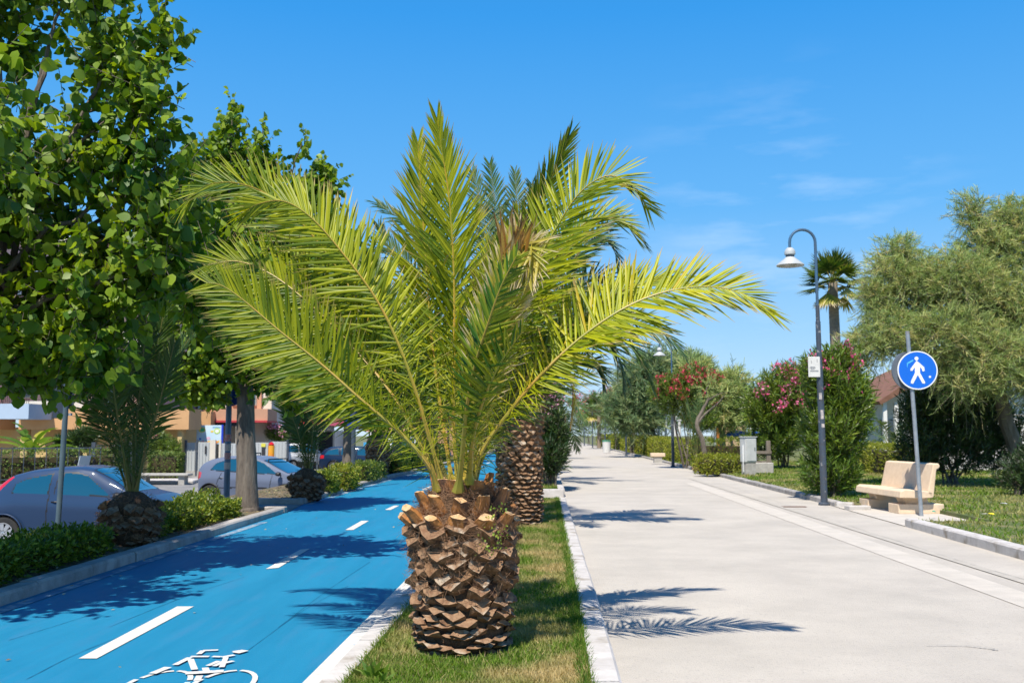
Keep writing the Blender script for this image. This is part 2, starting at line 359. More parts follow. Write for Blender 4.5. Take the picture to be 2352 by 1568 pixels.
# trunk clothed in old leaf bases laid in spirals
def palm_trunk(name, parent, off, c, prof, rows, around, mats, bw=1.0, jit=0.15, prot=(0.02, 0.06), seed=3, top_long=0.0, coren=40):
    """prof: list of (z, radius); mats = (core, face, under)"""
    rng = random.Random(seed); zs = [p[0] for p in prof]; rs = [p[1] for p in prof]; H0, H1 = zs[0], zs[-1]
    rad = lambda z: float(np.interp(z, zs, rs)); mb = MB(); c = Vector(c)
    mb.cur = 0; zz = np.linspace(H0, H1, 14)
    mb.lathe([(0.01, H0)] + [(rad(z)*0.93, z) for z in zz] + [(rad(H1)*0.5, H1+0.02)], c, coren)
    if isinstance(rows, int): rows = [(H0 + (H1-H0)*(i+.5)/rows, (H1-H0)/rows, around) for i in range(rows)]
    for i, (z, dz, around) in enumerate(rows):
        u = (z-H0)/(H1-H0); r = rad(z); w0 = 2*math.pi*r/around*bw
        for j in range(around):
            q = 2*math.pi*(j + (0.5 if i % 2 else 0) + rng.uniform(-jit, jit)*.6 + i*0.07)/around
            zz = z + rng.uniform(-jit, jit)*dz*1.3; s = rng.uniform(.8, 1.2)
            wear = min(1.0, 0.35+u*1.3); p = rng.uniform(*prot)*wear*s
            er = Vector((math.cos(q), math.sin(q), 0)); et = Vector((-math.sin(q), math.cos(q), 0)); ez = Vector((0, 0, 1))
            hw = w0*0.54*s; hh = dz*rng.uniform(.5, .78)*wear; tl = rng.uniform(-.25, .25)
            ctr = c + er*r; ctr.z += zz; et2 = et*math.cos(tl) + ez*math.sin(tl)
            bl = rng.uniform(.9, 1.15)
            Lp = ctr - et2*hw + er*p*.35 + ez*hh*rng.uniform(.1, .4); Rp = ctr + et2*hw + er*p*.35 + ez*hh*rng.uniform(.1, .4)
            Tp = ctr + ez*hh*.76 - er*r*.05 + er*p*.15; T1 = Tp - et*hw*.45; T2 = Tp + et*hw*.45
            Bp = ctr - ez*hh*.74*bl + er*p; B1 = (Lp*.5 + Bp*.5) + er*p*.22 + ez*hh*.03; B2 = (Rp*.5+Bp*.5) + er*p*.22 + ez*hh*.03
            mid = (Lp+Rp+Tp+Bp)/4 - er*p*rng.uniform(.1, .3)
            U = ctr - ez*hh*1.55 - er*r*.07; UL = ctr - et*hw*.9 - ez*hh*1.0 - er*r*.08; UR = ctr + et*hw*.9 - ez*hh*1.0 - er*r*.08
            jt = lambda v: v + Vector((rng.uniform(-1, 1), rng.uniform(-1, 1), rng.uniform(-1, 1)))*hw*.09
            vs = [jt(v) for v in (Lp, B1, Bp, B2, Rp, T2, T1, mid, UL, U, UR)]
            b = len(mb.v); mb.v += [tuple(v) for v in vs]
            top = [(0, 1, 7), (1, 2, 7), (2, 3, 7), (3, 4, 7), (4, 5, 7), (5, 6, 7), (6, 0, 7)]; un = [(0, 8, 1), (1, 8, 9, 2), (2, 9, 10, 3), (3, 10, 4), (8, 0, 6), (4, 10, 5)]
            mb.f += [tuple(b+q_ for q_ in f) for f in top+un]; mb.m += [1 if rng.random() > .12 else 2]*7 + [2]*6
    me = mb.mesh(name); o = link(name, me, list(mats), parent, off); return o
def fibres(parent, off, c, prof, n, ln, m, seed=1, r=0.0016, lo=0.2):
    rng = np.random.RandomState(seed); zs = [p[0] for p in prof]; rs = [p[1] for p in prof]
    z = zs[0] + (zs[-1]-zs[0])*(lo + (1-lo)*rng.rand(n)**0.7); q = rng.rand(n)*2*math.pi; rr = np.interp(z, zs, rs)*(1+.1*rng.rand(n))
    er = np.stack([np.cos(q), np.sin(q), q*0], 1); et = np.stack([-np.sin(q), np.cos(q), q*0], 1)
    P = np.array(c)[None] + er*rr[:, None]; P[:, 2] += z
    d = nrm(et*rng.randn(n, 1) + er*(.25+.35*rng.rand(n, 1)) + np.array([0, 0, 1])*rng.randn(n, 1)*.55); l = ln*(.4+rng.rand(n))
    P1 = P + d*(l*.5)[:, None]; P2 = P1 + nrm(d + rng.randn(n, 3)*.4 - er*.3 + np.array([0, 0, -.35]))*(l*.5)[:, None]
    V, F = sticks(np.vstack([P, P1]), np.vstack([P1, P2]), r, r*.7)
    o = link('trunk_fibre', fast_mesh('trunk_fibre', V, [F]), m, parent, off); o['kind'] = 'stuff'; return o

FR = leafmat('palm_leaf', (0.032, 0.105, 0.004), (0.40, 0.41, 0.008), tipc=(0.36, 0.24, 0.10), trans=0.30, rough=0.45, c3=(0.48, 0.36, 0.02), tcol=(1.7, 1.6, 0.25), spec=0.35)
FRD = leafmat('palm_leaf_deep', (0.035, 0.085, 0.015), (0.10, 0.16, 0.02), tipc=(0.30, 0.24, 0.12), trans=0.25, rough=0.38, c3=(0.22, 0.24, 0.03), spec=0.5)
FRX = leafmat('palm_leaf_far', (0.045, 0.10, 0.035), (0.14, 0.20, 0.05), tipc=(0.34, 0.28, 0.16), trans=0.25, rough=0.4, spec=0.5)
DRY = leafmat('palm_leaf_dry', (0.42, 0.20, 0.05), (0.50, 0.36, 0.13), tipc=(0.10, 0.045, 0.02), trans=0.3, rough=0.6, c3=(0.55, 0.45, 0.25), tip0=0.72)
HALF = leafmat('palm_leaf_fading', (0.26, 0.28, 0.03), (0.46, 0.38, 0.05), tipc=(0.62, 0.50, 0.34), trans=0.3, rough=0.5, c3=(0.6, 0.5, 0.18), tip0=0.74)
RA = mat('rachis', (0.22, 0.25, 0.030), (0.42, 0.24, 0.04), rough=0.45, scale=3.5, lo=.3, hi=.7)
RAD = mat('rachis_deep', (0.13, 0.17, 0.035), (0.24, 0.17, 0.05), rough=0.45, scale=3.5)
TK = (mat('trunk_core', (0.055, 0.032, 0.018), (0.13, 0.075, 0.04), rough=.95, scale=30, bump=.8),
      mat('boot_face', (0.33, 0.205, 0.115), (0.18, 0.09, 0.045), rough=.85, scale=22, bump=.5, bscale=90, c3=(0.42, 0.34, 0.25), s3=10, f3=(.56, .66)),
      mat('boot_side', (0.17, 0.085, 0.04), (0.30, 0.17, 0.085), rough=.9, scale=30, bump=.6, c3=(0.07, 0.035, 0.02), s3=14))
FIB = mat('fibre', (0.20, 0.095, 0.04), (0.36, 0.22, 0.13), rough=.9, scale=40)
CUT = mat('cut_wood', (0.62, 0.44, 0.25), (0.50, 0.27, 0.11), rough=.75, scale=26, bump=.3)
STUB = mat('stub_side', (0.20, 0.085, 0.03), (0.48, 0.20, 0.05), rough=.7, scale=14, stretch=(1, 1, .35), bump=.5, c3=(0.10, 0.05, 0.03), s3=9)

# ================================================================ THE SETTING
random.seed(5); np.random.seed(5)
Z_PARK = -0.80
def PL(Y): return float(np.interp(Y, [-40, 3, 7.3, 12, 16.2, 18.3, 21.6, 24.7, 29.5, 36.4, 71, 140, 400], [-4.2, -3.77, -3.74, -3.70, -3.66, -3.80, -3.74, -3.66, -3.5, -3.12, -1.5, 1.0, 9.0]))
def PR(Y): return float(np.interp(Y, [-40, 9.95, 14.5, 18.06, 28, 41.7, 70, 130, 400], [3.6, 5.12, 5.46, 5.70, 6.2, 6.80, 7.9, 10.2, 20.0]))
def ML(Y): return -1.255 + RK*Y           # outer edge of the white line on the bike path
def MR(Y): return 0.345 + RK*Y - 0.0055*max(0, Y-8)*1.0 if Y < 30 else 0.345 + RK*Y - 0.12
def sheet(name, cols, Ys, z, m, kind='structure', zf=None):
    mb = MB(); k = len(cols)
    for Y in Ys:
        for c_ in cols:
            x = c_(Y) if callable(c_) else c_
            mb.v.append((x, Y, (zf(x, Y) if zf else z)))
    for i in range(len(Ys)-1):
        for j in range(k-1): a = i*k+j; mb.f.append((a, a+1, a+k+1, a+k)); mb.m.append(0)
    o = mb.build(name, m); return tag(o, kind=kind)
YS = [-45, -20, -5, 0, 3, 6, 9, 12, 14.5, 16.3, 18.2, 21.6, 24.7, 29.5, 36, 45, 60, 80, 110, 140, 200, 300, 420]
M_soil = mat('soil', (0.10, 0.075, 0.045), (0.19, 0.145, 0.085), rough=.95, scale=9, bump=.6, c3=(0.06, 0.08, 0.03), s3=3)
M_ground = mat('ground_earth', (0.16, 0.15, 0.08), (0.10, 0.12, 0.04), rough=.95, scale=.8, bump=.3)
M_asph = mat('parking_asphalt', (0.24, 0.235, 0.225), (0.17, 0.165, 0.16), rough=.9, scale=1.2, bump=.25, bscale=70, c3=(0.30, 0.29, 0.27), s3=.35)
M_prom = mat('promenade_surface', (0.50, 0.455, 0.39), (0.40, 0.365, 0.315), rough=.92, scale=.9, bump=.5, bscale=110, c3=(0.34, 0.31, 0.27), s3=60, lo=.35, hi=.68, f3=(.56, .78))
M_patch = mat('concrete_band', (0.55, 0.50, 0.43), (0.47, 0.43, 0.37), rough=.92, scale=3, bump=.5, bscale=90)
M_patch2 = mat('asphalt_seam', (0.46, 0.42, 0.36), (0.38, 0.35, 0.30), rough=.95, scale=5, bump=.6, bscale=70)
M_blue = mat('blue_path_paint', (0.006, 0.175, 0.32), (0.012, 0.205, 0.365), rough=.62, scale=1.4, bump=.3, bscale=120, c3=(0.03, 0.185, 0.34), s3=3.2, stretch=(2.6, .35, 1), f3=(.52, .80), spec=.35)
M_kerb = mat('kerb_stone', (0.56, 0.53, 0.50), (0.44, 0.41, 0.38), rough=.85, scale=5, bump=.35, bscale=50, c3=(0.30, 0.26, 0.21), s3=4.5, f3=(.54, .68))
M_kerb2 = mat('kerb_stone_grey', (0.36, 0.34, 0.32), (0.26, 0.24, 0.22), rough=.88, scale=6, bump=.4, bscale=50, c3=(0.42, 0.39, 0.36), s3=2)
M_worn = mat('worn_edge_dust', (0.40, 0.42, 0.42), (0.10, 0.22, 0.34), rough=.9, scale=7, lo=.40, hi=.56, bump=.3, c3=(0.05, 0.17, 0.30), s3=2.5, f3=(.48, .62))
M_white = mat('road_paint_white', (0.62, 0.61, 0.57), (0.52, 0.50, 0.46), rough=.8, scale=14, bump=.3, c3=(0.35, 0.42, 0.50), s3=22, f3=(.66, .75))

# ground: one sheet out to the horizon; land left of the strip lies lower (the car park)
def gz(x, Y):
    q = x - PL(Y)
    return -0.05 if q > -1.86 else (Z_PARK-0.03)
YG = [-60] + YS[1:] + [900, 5000]
sheet('ground', [-3000, -300, -60, lambda Y: PL(Y)-1.93, lambda Y: PL(Y)-1.85, lambda Y: PL(Y)+.1, lambda Y: ML(Y)+.6, PR, lambda Y: PR(Y)+25, 400, 3000], YG, 0, M_ground, zf=gz)
sheet('car_park_asphalt', [-90, -40, -14, lambda Y: PL(Y)-1.95], [-30, 0, 20, 40, 60, 90, 150], Z_PARK, M_asph)
sheet('driveway', [lambda Y: PL(Y)-1.9, lambda Y: PL(Y)+.02], [16.35, 17.3, 18.25], 0.0, M_asph)
sheet('retaining_edge', [lambda Y: PL(Y)-1.96, lambda Y: PL(Y)-1.9], YS, 0, M_kerb2, zf=lambda x, Y: 0.0 if x-PL(Y) > -1.93 else Z_PARK-.02)
sheet('bike_path', [PL, lambda Y: ML(Y)], YS, 0.0, M_blue)
sheet('bike_path_edge_line', [lambda Y: ML(Y)-.001, lambda Y: ML(Y)+.105], YS, 0.004, M_white)
sheet('bike_path_edge_line', [lambda Y: PL(Y)+.06, lambda Y: PL(Y)+.165], [y for y in YS if y <= 16.2] , 0.004, M_worn)
sheet('bike_path_edge_line', [lambda Y: PL(Y)+.06, lambda Y: PL(Y)+.165], [y for y in YS if y >= 18.2] , 0.004, M_worn)
sheet('promenade', [lambda Y: ML(Y)+.06, lambda Y: MR(Y)-.02, PR], YS, -0.006, M_prom)
sheet('promenade_band', [lambda Y: 3.40+RK*Y+.004*Y, lambda Y: 3.72+RK*Y+.006*Y], [2, 6, 10, 15, 20, 26.5], -0.002, M_patch)
sheet('promenade_seam', [lambda Y: 3.98+RK*Y, lambda Y: 4.09+RK*Y+.04*math.sin(Y*1.7)], list(np.linspace(2, 29, 50)), 0.001, M_patch2)

# cracks in the promenade
def crack(pts, wd=0.012, name='promenade_crack'):
    P = spline([(p.x, p.y, 0) for p in pts], 60); P[:, 0] += np.cumsum(np.random.randn(60))*.006; mb = MB()
    for i in range(60):
        ww = wd*(.4+random.random())
        mb.v += [(P[i, 0]-ww, P[i, 1], 0.0035), (P[i, 0]+ww, P[i, 1]+ww, 0.0035)]
    for i in range(59): mb.f.append((2*i, 2*i+1, 2*i+3, 2*i+2)); mb.m.append(0)
    return tag(mb.build(name, mat('crack_tar', (0.33, 0.31, 0.28), rough=.95)), kind='structure')
crack([G(1660, 1112), G(1850, 1172), G(2060, 1242), G(2352, 1334)], .0025)
crack([G(2130, 1482), G(2220, 1483), G(2290, 1492)], .007)

for q_ in ([G(60, 1560), G(180, 1500), G(330, 1440), G(420, 1400)], [G(250, 1440), G(420, 1372), G(560, 1325)], [G(560, 1500), G(700, 1400), G(800, 1345)], [G(20, 1470), G(150, 1430), G(260, 1395)], [G(640, 1440), G(760, 1350), G(850, 1290)]):
    P = spline([(p.x, p.y, 0) for p in q_], 40); mb = MB()
    for i in range(40):
        ww = .0022*(.4+random.random()); mb.v += [(P[i, 0]-ww, P[i, 1], .0022), (P[i, 0]+ww, P[i, 1]+ww, .0022)]
    for i in range(39): mb.f.append((2*i, 2*i+1, 2*i+3, 2*i+2)); mb.m.append(0)
    tag(mb.build('tyre_scuff', mat('scuff_blue', (0.003, 0.10, 0.20), rough=.7)), kind='structure')
# kerbs: rows of stones with joints
def kerb(edge, Ys, inner, h, m, wd=.13, stone=1.0, name='kerb', z0=-.04, jit=.006):
    """edge(Y) = road side face; inner = +1 when the stone lies at larger X"""
    mb = MB(); Y = Ys[0]
    while Y < Ys[1]-.05:
        Y2 = min(Y+stone, Ys[1]); a = edge(Y+.006)+random.uniform(-jit, jit); b = edge(Y2-.006)+random.uniform(-jit, jit); hh = h+random.uniform(-jit, jit)
        wa = wd*inner; ch = .018*inner
        sec = [(0, z0), (0, hh-.02), (ch, hh), (wa, hh), (wa, z0)]
        vs = [(a+s_, Y+.006, zz) for s_, zz in sec] + [(b+s_, Y2-.006, zz) for s_, zz in sec]
        mb.add(vs, [(0, 1, 6, 5), (1, 2, 7, 6), (2, 3, 8, 7), (3, 4, 9, 8), (4, 3, 2, 1, 0), (5, 6, 7, 8, 9)]); Y = Y2
        if Y > 40: stone = 4
    return tag(mb.build(name, m), kind='structure')
kerb(PL, (2, 16.15), -1, .095, M_kerb2, .15)
kerb(PL, (18.45, 150), -1, .095, M_kerb2, .15)
kerb(lambda Y: ML(Y)+.105, (2, 19.4), 1, .045, M_kerb, .135, jit=.003)
kerb(lambda Y: ML(Y)+.105, (20.6, 170), 1, .12, M_kerb, .14)
kerb(MR, (2, 19.4), -1, .045, M_kerb, .15, jit=.003)
kerb(MR, (20.6, 170), -1, .15, M_kerb, .14)
kerb(PR, (4, 13.9), 1, .11, M_kerb, .15)
kerb(PR, (17.7, 170), 1, .09, M_kerb2, .14)
def stone(a, b, wd, h, m, name='kerb', z0=-.04):
    a = Vector((a[0], a[1], 0)); b = Vector((b[0], b[1], 0)); d = (b-a); mb = MB(); mb.box((a+b)/2 + Vector((0, 0, (h+z0)/2)), (d.length, wd, h-z0), math.atan2(d.y, d.x), bev=.01)
    return tag(mb.build(name, m), kind='structure')
stone((ML(20.5)+.12, 20.52), (MR(20.5)-.02, 20.52), .16, .155, M_kerb)
stone((PL(16.2)-1.5, 16.42), (PL(16.2)+.01, 16.25), .15, .10, M_kerb2)
stone((PL(18.3)-1.4, 18.6), (PL(18.3)-.02, 18.32), .15, .10, M_kerb2)
stone((5.62, 16.9), (6.0, 16.95), .2, .07, M_kerb)
stone((5.95, 17.55), (5.72, 17.7), .14, .08, M_kerb)

# raised ground inside the kerbs
M_turf = mat('turf', (0.085, 0.13, 0.03), (0.26, 0.225, 0.10), rough=.95, scale=1.5, lo=.47, hi=.64, bump=.8, bscale=120, c3=(0.16, 0.13, 0.07), s3=30)
def turf_sheet(name, a, b, Ys, z, m):
    mb = MB(); k = 5
    for Y in Ys:
        x0, x1 = a(Y), b(Y); mb.v += [(x0, Y, -.045), (x0+.002, Y, z), ((x0+x1)/2, Y, z), (x1-.002, Y, z), (x1, Y, -.045)]
    for i in range(len(Ys)-1):
        for j in range(k-1): q = i*k+j; mb.f.append((q, q+1, q+k+1, q+k)); mb.m.append(0)
    for q in (0, (len(Ys)-1)*k): mb.f.append((q, q+1, q+2, q+3, q+4)); mb.m.append(0)
    o = mb.build(name, m); return tag(o, kind='structure')
turf_sheet('median_turf_base', lambda Y: ML(Y)+.235, lambda Y: MR(Y)-.145, [2, 6, 10, 15, 19.45], .028, M_turf)
turf_sheet('median_turf_base', lambda Y: ML(Y)+.24, lambda Y: MR(Y)-.135, [20.6, 30, 45, 60, 80, 110, 170], .11, M_turf)
turf_sheet('lawn_base', lambda Y: PR(Y)+.14, lambda Y: PR(Y)+40, [2, 8, 13.95], .065, M_turf)
turf_sheet('lawn_base', lambda Y: PR(Y)+(1.25 if Y < 17.3 else .13), lambda Y: PR(Y)+40, [13.95, 17.2, 17.7, 24, 35, 50, 70, 110, 170], .06, M_turf)
sheet('bench_pad', [PR, lambda Y: PR(Y)+1.3], [13.9, 14.5, 16, 17.7], 0.003, M_patch)
turf_sheet('strip_soil', lambda Y: PL(Y)-1.86, lambda Y: PL(Y)-.145, [-5, 2, 6, 10, 16.3], .05, M_soil)
turf_sheet('strip_soil', lambda Y: PL(Y)-1.86, lambda Y: PL(Y)-.145, [18.5, 24, 30, 45, 60, 80, 110, 150], .05, M_soil)

# grass blades
M_blade = leafmat('grass_blade', (0.07, 0.145, 0.012), (0.165, 0.255, 0.025), trans=.3, rough=.6, pos=(0.46, 0.36, 0.17), pscale=1.5, c3=(0.42, 0.34, 0.16), spec=.2)
M_blade2 = leafmat('grass_blade_fresh', (0.05, 0.125, 0.012), (0.12, 0.21, 0.02), trans=.3, rough=.6, c3=(0.26, 0.27, 0.06), spec=.2)
def grass(name, n, a, b, y0, y1, z, ln, wd, label, pw=1.0, m=M_blade, skip=None, avoid=()):
    Y = y0 + (y1-y0)*np.random.rand(n)**pw; A_ = np.array([a(y) for y in Y]); B_ = np.array([b(y) for y in Y])
    X = A_ + (B_-A_)*np.random.rand(n); k = np.ones(n, bool)
    for (cx, cy, r) in avoid: k &= (X-cx)**2+(Y-cy)**2 > r*r
    X = X[k]; Y = Y[k]; n = len(X); P = np.stack([X, Y, np.full(n, z)], 1)
    D = np.stack([np.random.randn(n)*.6, np.random.randn(n)*.6, .55+np.random.rand(n)*.6], 1)
    far = np.interp(Y, [5, 12, 25, 40], [1, 1.5, 2.4, 3.5])
    LV = leaves(P, D, np.random.randn(n, 3)*[1, 1, .2], ln*(.5+np.random.rand(n))*far**.3, wd*far, 'blade')
    o = foliage_obj(name, LV, m); return tag(o, label, 'grass', kind='stuff')
grass('grass', 95000, lambda Y: ML(Y)+.225, lambda Y: MR(Y)-.15, 4.3, 19.4, .028, .034, .0065, 'short patchy green and dry yellow grass on the median around the palms', pw=1.9, avoid=[(-.285, 5.86, .29), (.1, 13.9, .33)])
grass('grass', 9000, lambda Y: MR(Y)-.21, lambda Y: MR(Y)-.14, 4.3, 19.4, .028, .045, .0065, 'fresh green fringe of grass along the white kerb of the median', pw=1.8, m=M_blade2)
grass('grass', 3500, lambda Y: ML(Y)+.225, lambda Y: ML(Y)+.28, 4.3, 19.4, .028, .045, .0065, 'fresh green fringe of grass beside the blue path', pw=1.8, m=M_blade2)
grass('grass', 9000, lambda Y: ML(Y)+.3, lambda Y: MR(Y)-.15, 20.7, 34, .11, .06, .012, 'green grass on the raised median island behind the tall palm')
grass('grass', 90000, lambda Y: PR(Y)+(.14 if Y < 14 or Y > 17.8 else 1.28), lambda Y: PR(Y)+9+.18*Y, 8.5, 46, .06, .05, .013, 'green lawn with dry patches beside the promenade', pw=1.2, m=leafmat('lawn_blade', (0.07, 0.15, 0.012), (0.17, 0.27, 0.025), trans=.3, rough=.6, pos=(0.40, 0.34, 0.15), pscale=.7, c3=(0.36, 0.33, 0.12), spec=.2))
# clumps of weed at the foot of the big palm
lv = []
for (x, y, n, s_) in [(860, 1555, 26, .10), (880, 1568, 18, .07)]:
    p = G(x, y, .03); D = np.random.randn(n, 3)*[.7, .7, .2]+[0, 0, .7]; lv.append(leaves(np.tile(np.array(p), (n, 1))+np.random.randn(n, 3)*[.03, .03, 0], D, np.random.randn(n, 3), s_, s_*.28, 'ovate'))
tag(foliage_obj('weed', cat_lv(*lv), M_blade2), 'bright green leafy weed in the dry grass before the large palm', 'weed')
# dry leaves and twigs on soil of the strip
n = 5000; Y = 5+np.random.rand(n)*25; Y = Y[(Y < 16) | (Y > 18.8)]; n = len(Y); X = np.array([PL(y) for y in Y]) - .16 - np.random.rand(n)*1.5
lv = leaves(np.stack([X, Y, np.full(n, .056)], 1), np.random.randn(n, 3)*[1, 1, .12], np.random.randn(n, 3)*[1, 1, .3], .05, .02, 'ovate')
tag(foliage_obj('leaf_litter', lv, leafmat('litter_leaf', (0.10, 0.07, 0.035), (0.26, 0.19, 0.09), trans=0, c3=(0.35, 0.30, 0.12))), 'dry brown leaf litter on the soil under the hedges', 'leaf litter', kind='stuff')
n = 70; Y = 5.2+np.random.rand(n)**1.3*16; X = np.array([PL(y)+.05 for y in Y]) + np.random.rand(n)**2*2.5
lv = leaves(np.stack([X, Y, np.full(n, .006)], 1), np.random.randn(n, 3)*[1, 1, .06], np.random.randn(n, 3)*[1, 1, .2], .035, .018, 'ovate')
tag(foliage_obj('fallen_leaves', lv, leafmat('fallen_leaf', (0.25, 0.20, 0.10), (0.45, 0.40, 0.28), trans=0, c3=(0.15, 0.1, 0.05))), 'small pale fallen leaves scattered over the blue path', 'fallen leaves', kind='stuff')

# painted marks on the bike path
def mark(polys, name, z=.0045):
    mb = MB()
    for p in polys: mb.v += [(q[0], q[1], z) for q in p]; mb.f.append(tuple(range(len(mb.v)-len(p), len(mb.v)))); mb.m.append(0)
    return tag(mb.build(name, M_white), kind='structure')
pd = [[G(180, 1513), G(222, 1513), G(445, 1393), G(407, 1393)], [G(610, 1307), G(640, 1304), G(712, 1260), G(690, 1262)],
      [G(793, 1217), G(811, 1217), G(847, 1196), G(830, 1196)], [G(884, 1170.5), G(897, 1171), G(917, 1161), G(905, 1161)]]
for q in pd: mark([q], 'lane_dash')
for i in range(1, 10):
    Y = 19.5 + i*3.6; s_ = PL(Y)*.5+ML(Y)*.5; mark([[(s_-.05, Y), (s_+.05, Y), (s_+.05+RK*1.7, Y+1.7), (s_-.05+RK*1.7, Y+1.7)]], 'lane_dash')
def strokes(lst):
    """each stroke: (width in metres, [pixel points])"""
    out = []
    for wd, pts in lst:
        P = [G(*p) for p in pts]
        for i in range(len(P)-1):
            d = (P[i+1]-P[i]); d.z = 0; d.normalize(); nn = Vector((-d.y, d.x, 0))*wd/2; e = d*.002
            out.append([P[i]-nn-e, P[i+1]-nn+e, P[i+1]+nn+e, P[i]+nn-e])
    return out
def zc(x, y): return (x*.41667, 1163.75+y*.41667)
def wheel(cx, cy, rx, ry, gaps, wd):
    pp = []
    for a0, a1 in gaps:
        k = max(3, int((a1-a0)/12)); pp.append((wd, [(cx+rx*math.cos(R(a0+(a1-a0)*i/k)), cy-ry*math.sin(R(a0+(a1-a0)*i/k))) for i in range(k+1)]))
    out = []
    for wd, pts in pp:   # pts are ground coordinates
        for i in range(len(pts)-1):
            a = Vector((*pts[i], 0)); b = Vector((*pts[i+1], 0)); d = (b-a).normalized(); nn = Vector((-d.y, d.x, 0))*wd/2
            out.append([a-nn-d*.003, b-nn+d*.003, b+nn+d*.003, a+nn-d*.003])
    return out
lw = G(*zc(858, 985)); rw = G(*zc(1225, 985))
pol = wheel(lw.x, lw.y, .145, .30, [(-150, -95), (-85, -20), (-10, 50), (60, 125), (135, 200)], .028) + wheel(rw.x, rw.y, .145, .30, [(-150, -95), (-85, -5), (8, 60), (150, 200)], .028)
pol += strokes([(.035, [zc(965, 878), zc(1045, 838)]), (.035, [zc(1052, 832), zc(1150, 832)]), (.032, [zc(1095, 818), zc(1120, 799), zc(1200, 796)]),
                (.032, [zc(1172, 832), zc(1215, 834)]), (.032, [zc(1222, 836), zc(1290, 824)]), (.055, [zc(1300, 812), zc(1350, 798)]), (.03, [zc(1285, 806), zc(1322, 800)]),
                (.035, [zc(1050, 848), zc(1072, 905)]), (.03, [zc(1145, 884), zc(1205, 858)]), (.03, [zc(1180, 886), zc(1240, 858)]), (.03, [zc(1222, 892), zc(1245, 838)]), (.03, [zc(1225, 872), zc(1285, 858)]),
                (.06, [zc(1025, 926), zc(1230, 914)]), (.035, [zc(1130, 896), zc(1142, 925)]), (.035, [zc(1100, 940), zc(1085, 968)]), (.045, [zc(840, 928), zc(925, 893)])])
P2 = []
for i, p in enumerate(pol): P2.append([(q[0], q[1]) for q in p])
mb = MB()
for i, p in enumerate(P2):
    mb.v += [(q[0], q[1], .0045+.00012*i) for q in p]; k = len(mb.v); mb.f.append((k-4, k-3, k-2, k-1)); mb.m.append(0)
tag(mb.build('bicycle_marking', M_white), kind='structure')

# ================================================================ THE LARGE PALM
random.seed(11); np.random.seed(11)
PC = Vector((-0.285, 5.86, 0.03))
palm = thing('date_palm', 'squat young date palm with arching yellow-green fronds, nearest on the median grass', 'palm tree', PC)
prof = [(0, .225), (.05, .262), (.12, .27), (.3, .262), (.55, .272), (.70, .282), (.82, .22), (.93, .15)]
palm_trunk('trunk', palm, PC, PC, prof, [(.015, .05, 17), (.055, .05, 18), (.10, .055, 17), (.148, .055, 17), (.198, .06, 16), (.252, .065, 16), (.310, .07, 15), (.372, .072, 15), (.436, .075, 14), (.502, .078, 14), (.570, .08, 14), (.640, .085, 13), (.705, .085, 13)], 0, TK, jit=.34, prot=(.025, .075), seed=3, bw=1.08)
fibres(palm, PC, PC, [(p[0], p[1]*1.02) for p in prof], 3600, .075, FIB, r=.0010, lo=.35)
# cut leaf stubs around the top of the trunk
def stub(q, z, r, tilt, ln, w, seed):
    rng = random.Random(seed); er = Vector((math.cos(q), math.sin(q), 0)); et = Vector((-math.sin(q), math.cos(q), 0)); ez = Vector((0, 0, 1))
    ax = (er*math.sin(tilt)+ez*math.cos(tilt)).normalized(); nn = et.cross(ax).normalized(); b = PC + er*r + ez*z; mb = MB(); rings = []
    for (t, sw, sd_) in ((-.25, 1.25, 1.2), (.3, 1.0, 1.0), (.7, .82, .85), (1.0, .72, .8)):
        ring = []
        for (a, c_) in ((-1, -.1), (-.62, -.55), (0, -.75), (.62, -.55), (1, -.1), (.55, .42), (0, .5), (-.55, .42)):
            ring.append(b + ax*(ln*t) + et*(a*w*.5*sw) + (-nn)*(c_*w*.42*sd_)*-1 + Vector([rng.uniform(-1, 1)*.004 for _ in range(3)]))
        rings.append(ring)
    sl = rng.uniform(-.25, .25)
    rings[-1] = [p + ax*(rng.uniform(-.006, .006)) + ax*sl*((p-b).dot(et)) + ax*.3*((p-b-ax*ln).dot(er)) for p in rings[-1]]
    mb.v = [tuple(p) for rg in rings for p in rg]; mb.cur = 0
    for i in range(3):
        for j in range(8): mb.f.append((i*8+j, i*8+(j+1) % 8, (i+1)*8+(j+1) % 8, (i+1)*8+j)); mb.m.append(0)
    c_ = sum((p for p in rings[-1]), Vector())/8; mb.v.append(tuple(c_ - ax*.006)); k = len(mb.v)-1
    for j in range(8): mb.f.append((24+j, 24+(j+1) % 8, k)); mb.m.append(1)
    o = mb.build('leaf_stub', [STUB, CUT], palm, PC); return o
rs = random.Random(4)
for i in range(12): stub(2*math.pi*i/12+rs.uniform(-.12, .12), .70+rs.uniform(-.03, .02), .27, R(rs.uniform(34, 52)), rs.uniform(.06, .13), rs.uniform(.11, .145), i)
for i in range(11): stub(2*math.pi*i/11+.2+rs.uniform(-.12, .12), .79+rs.uniform(-.02, .03), .215, R(rs.uniform(24, 36)), rs.uniform(.07, .13), rs.uniform(.10, .135), i+40)
for i in range(9): stub(2*math.pi*i/9+.45+rs.uniform(-.12, .12), .87+rs.uniform(-.02, .02), .15, R(rs.uniform(10, 22)), rs.uniform(.05, .11), rs.uniform(.09, .12), i+80)
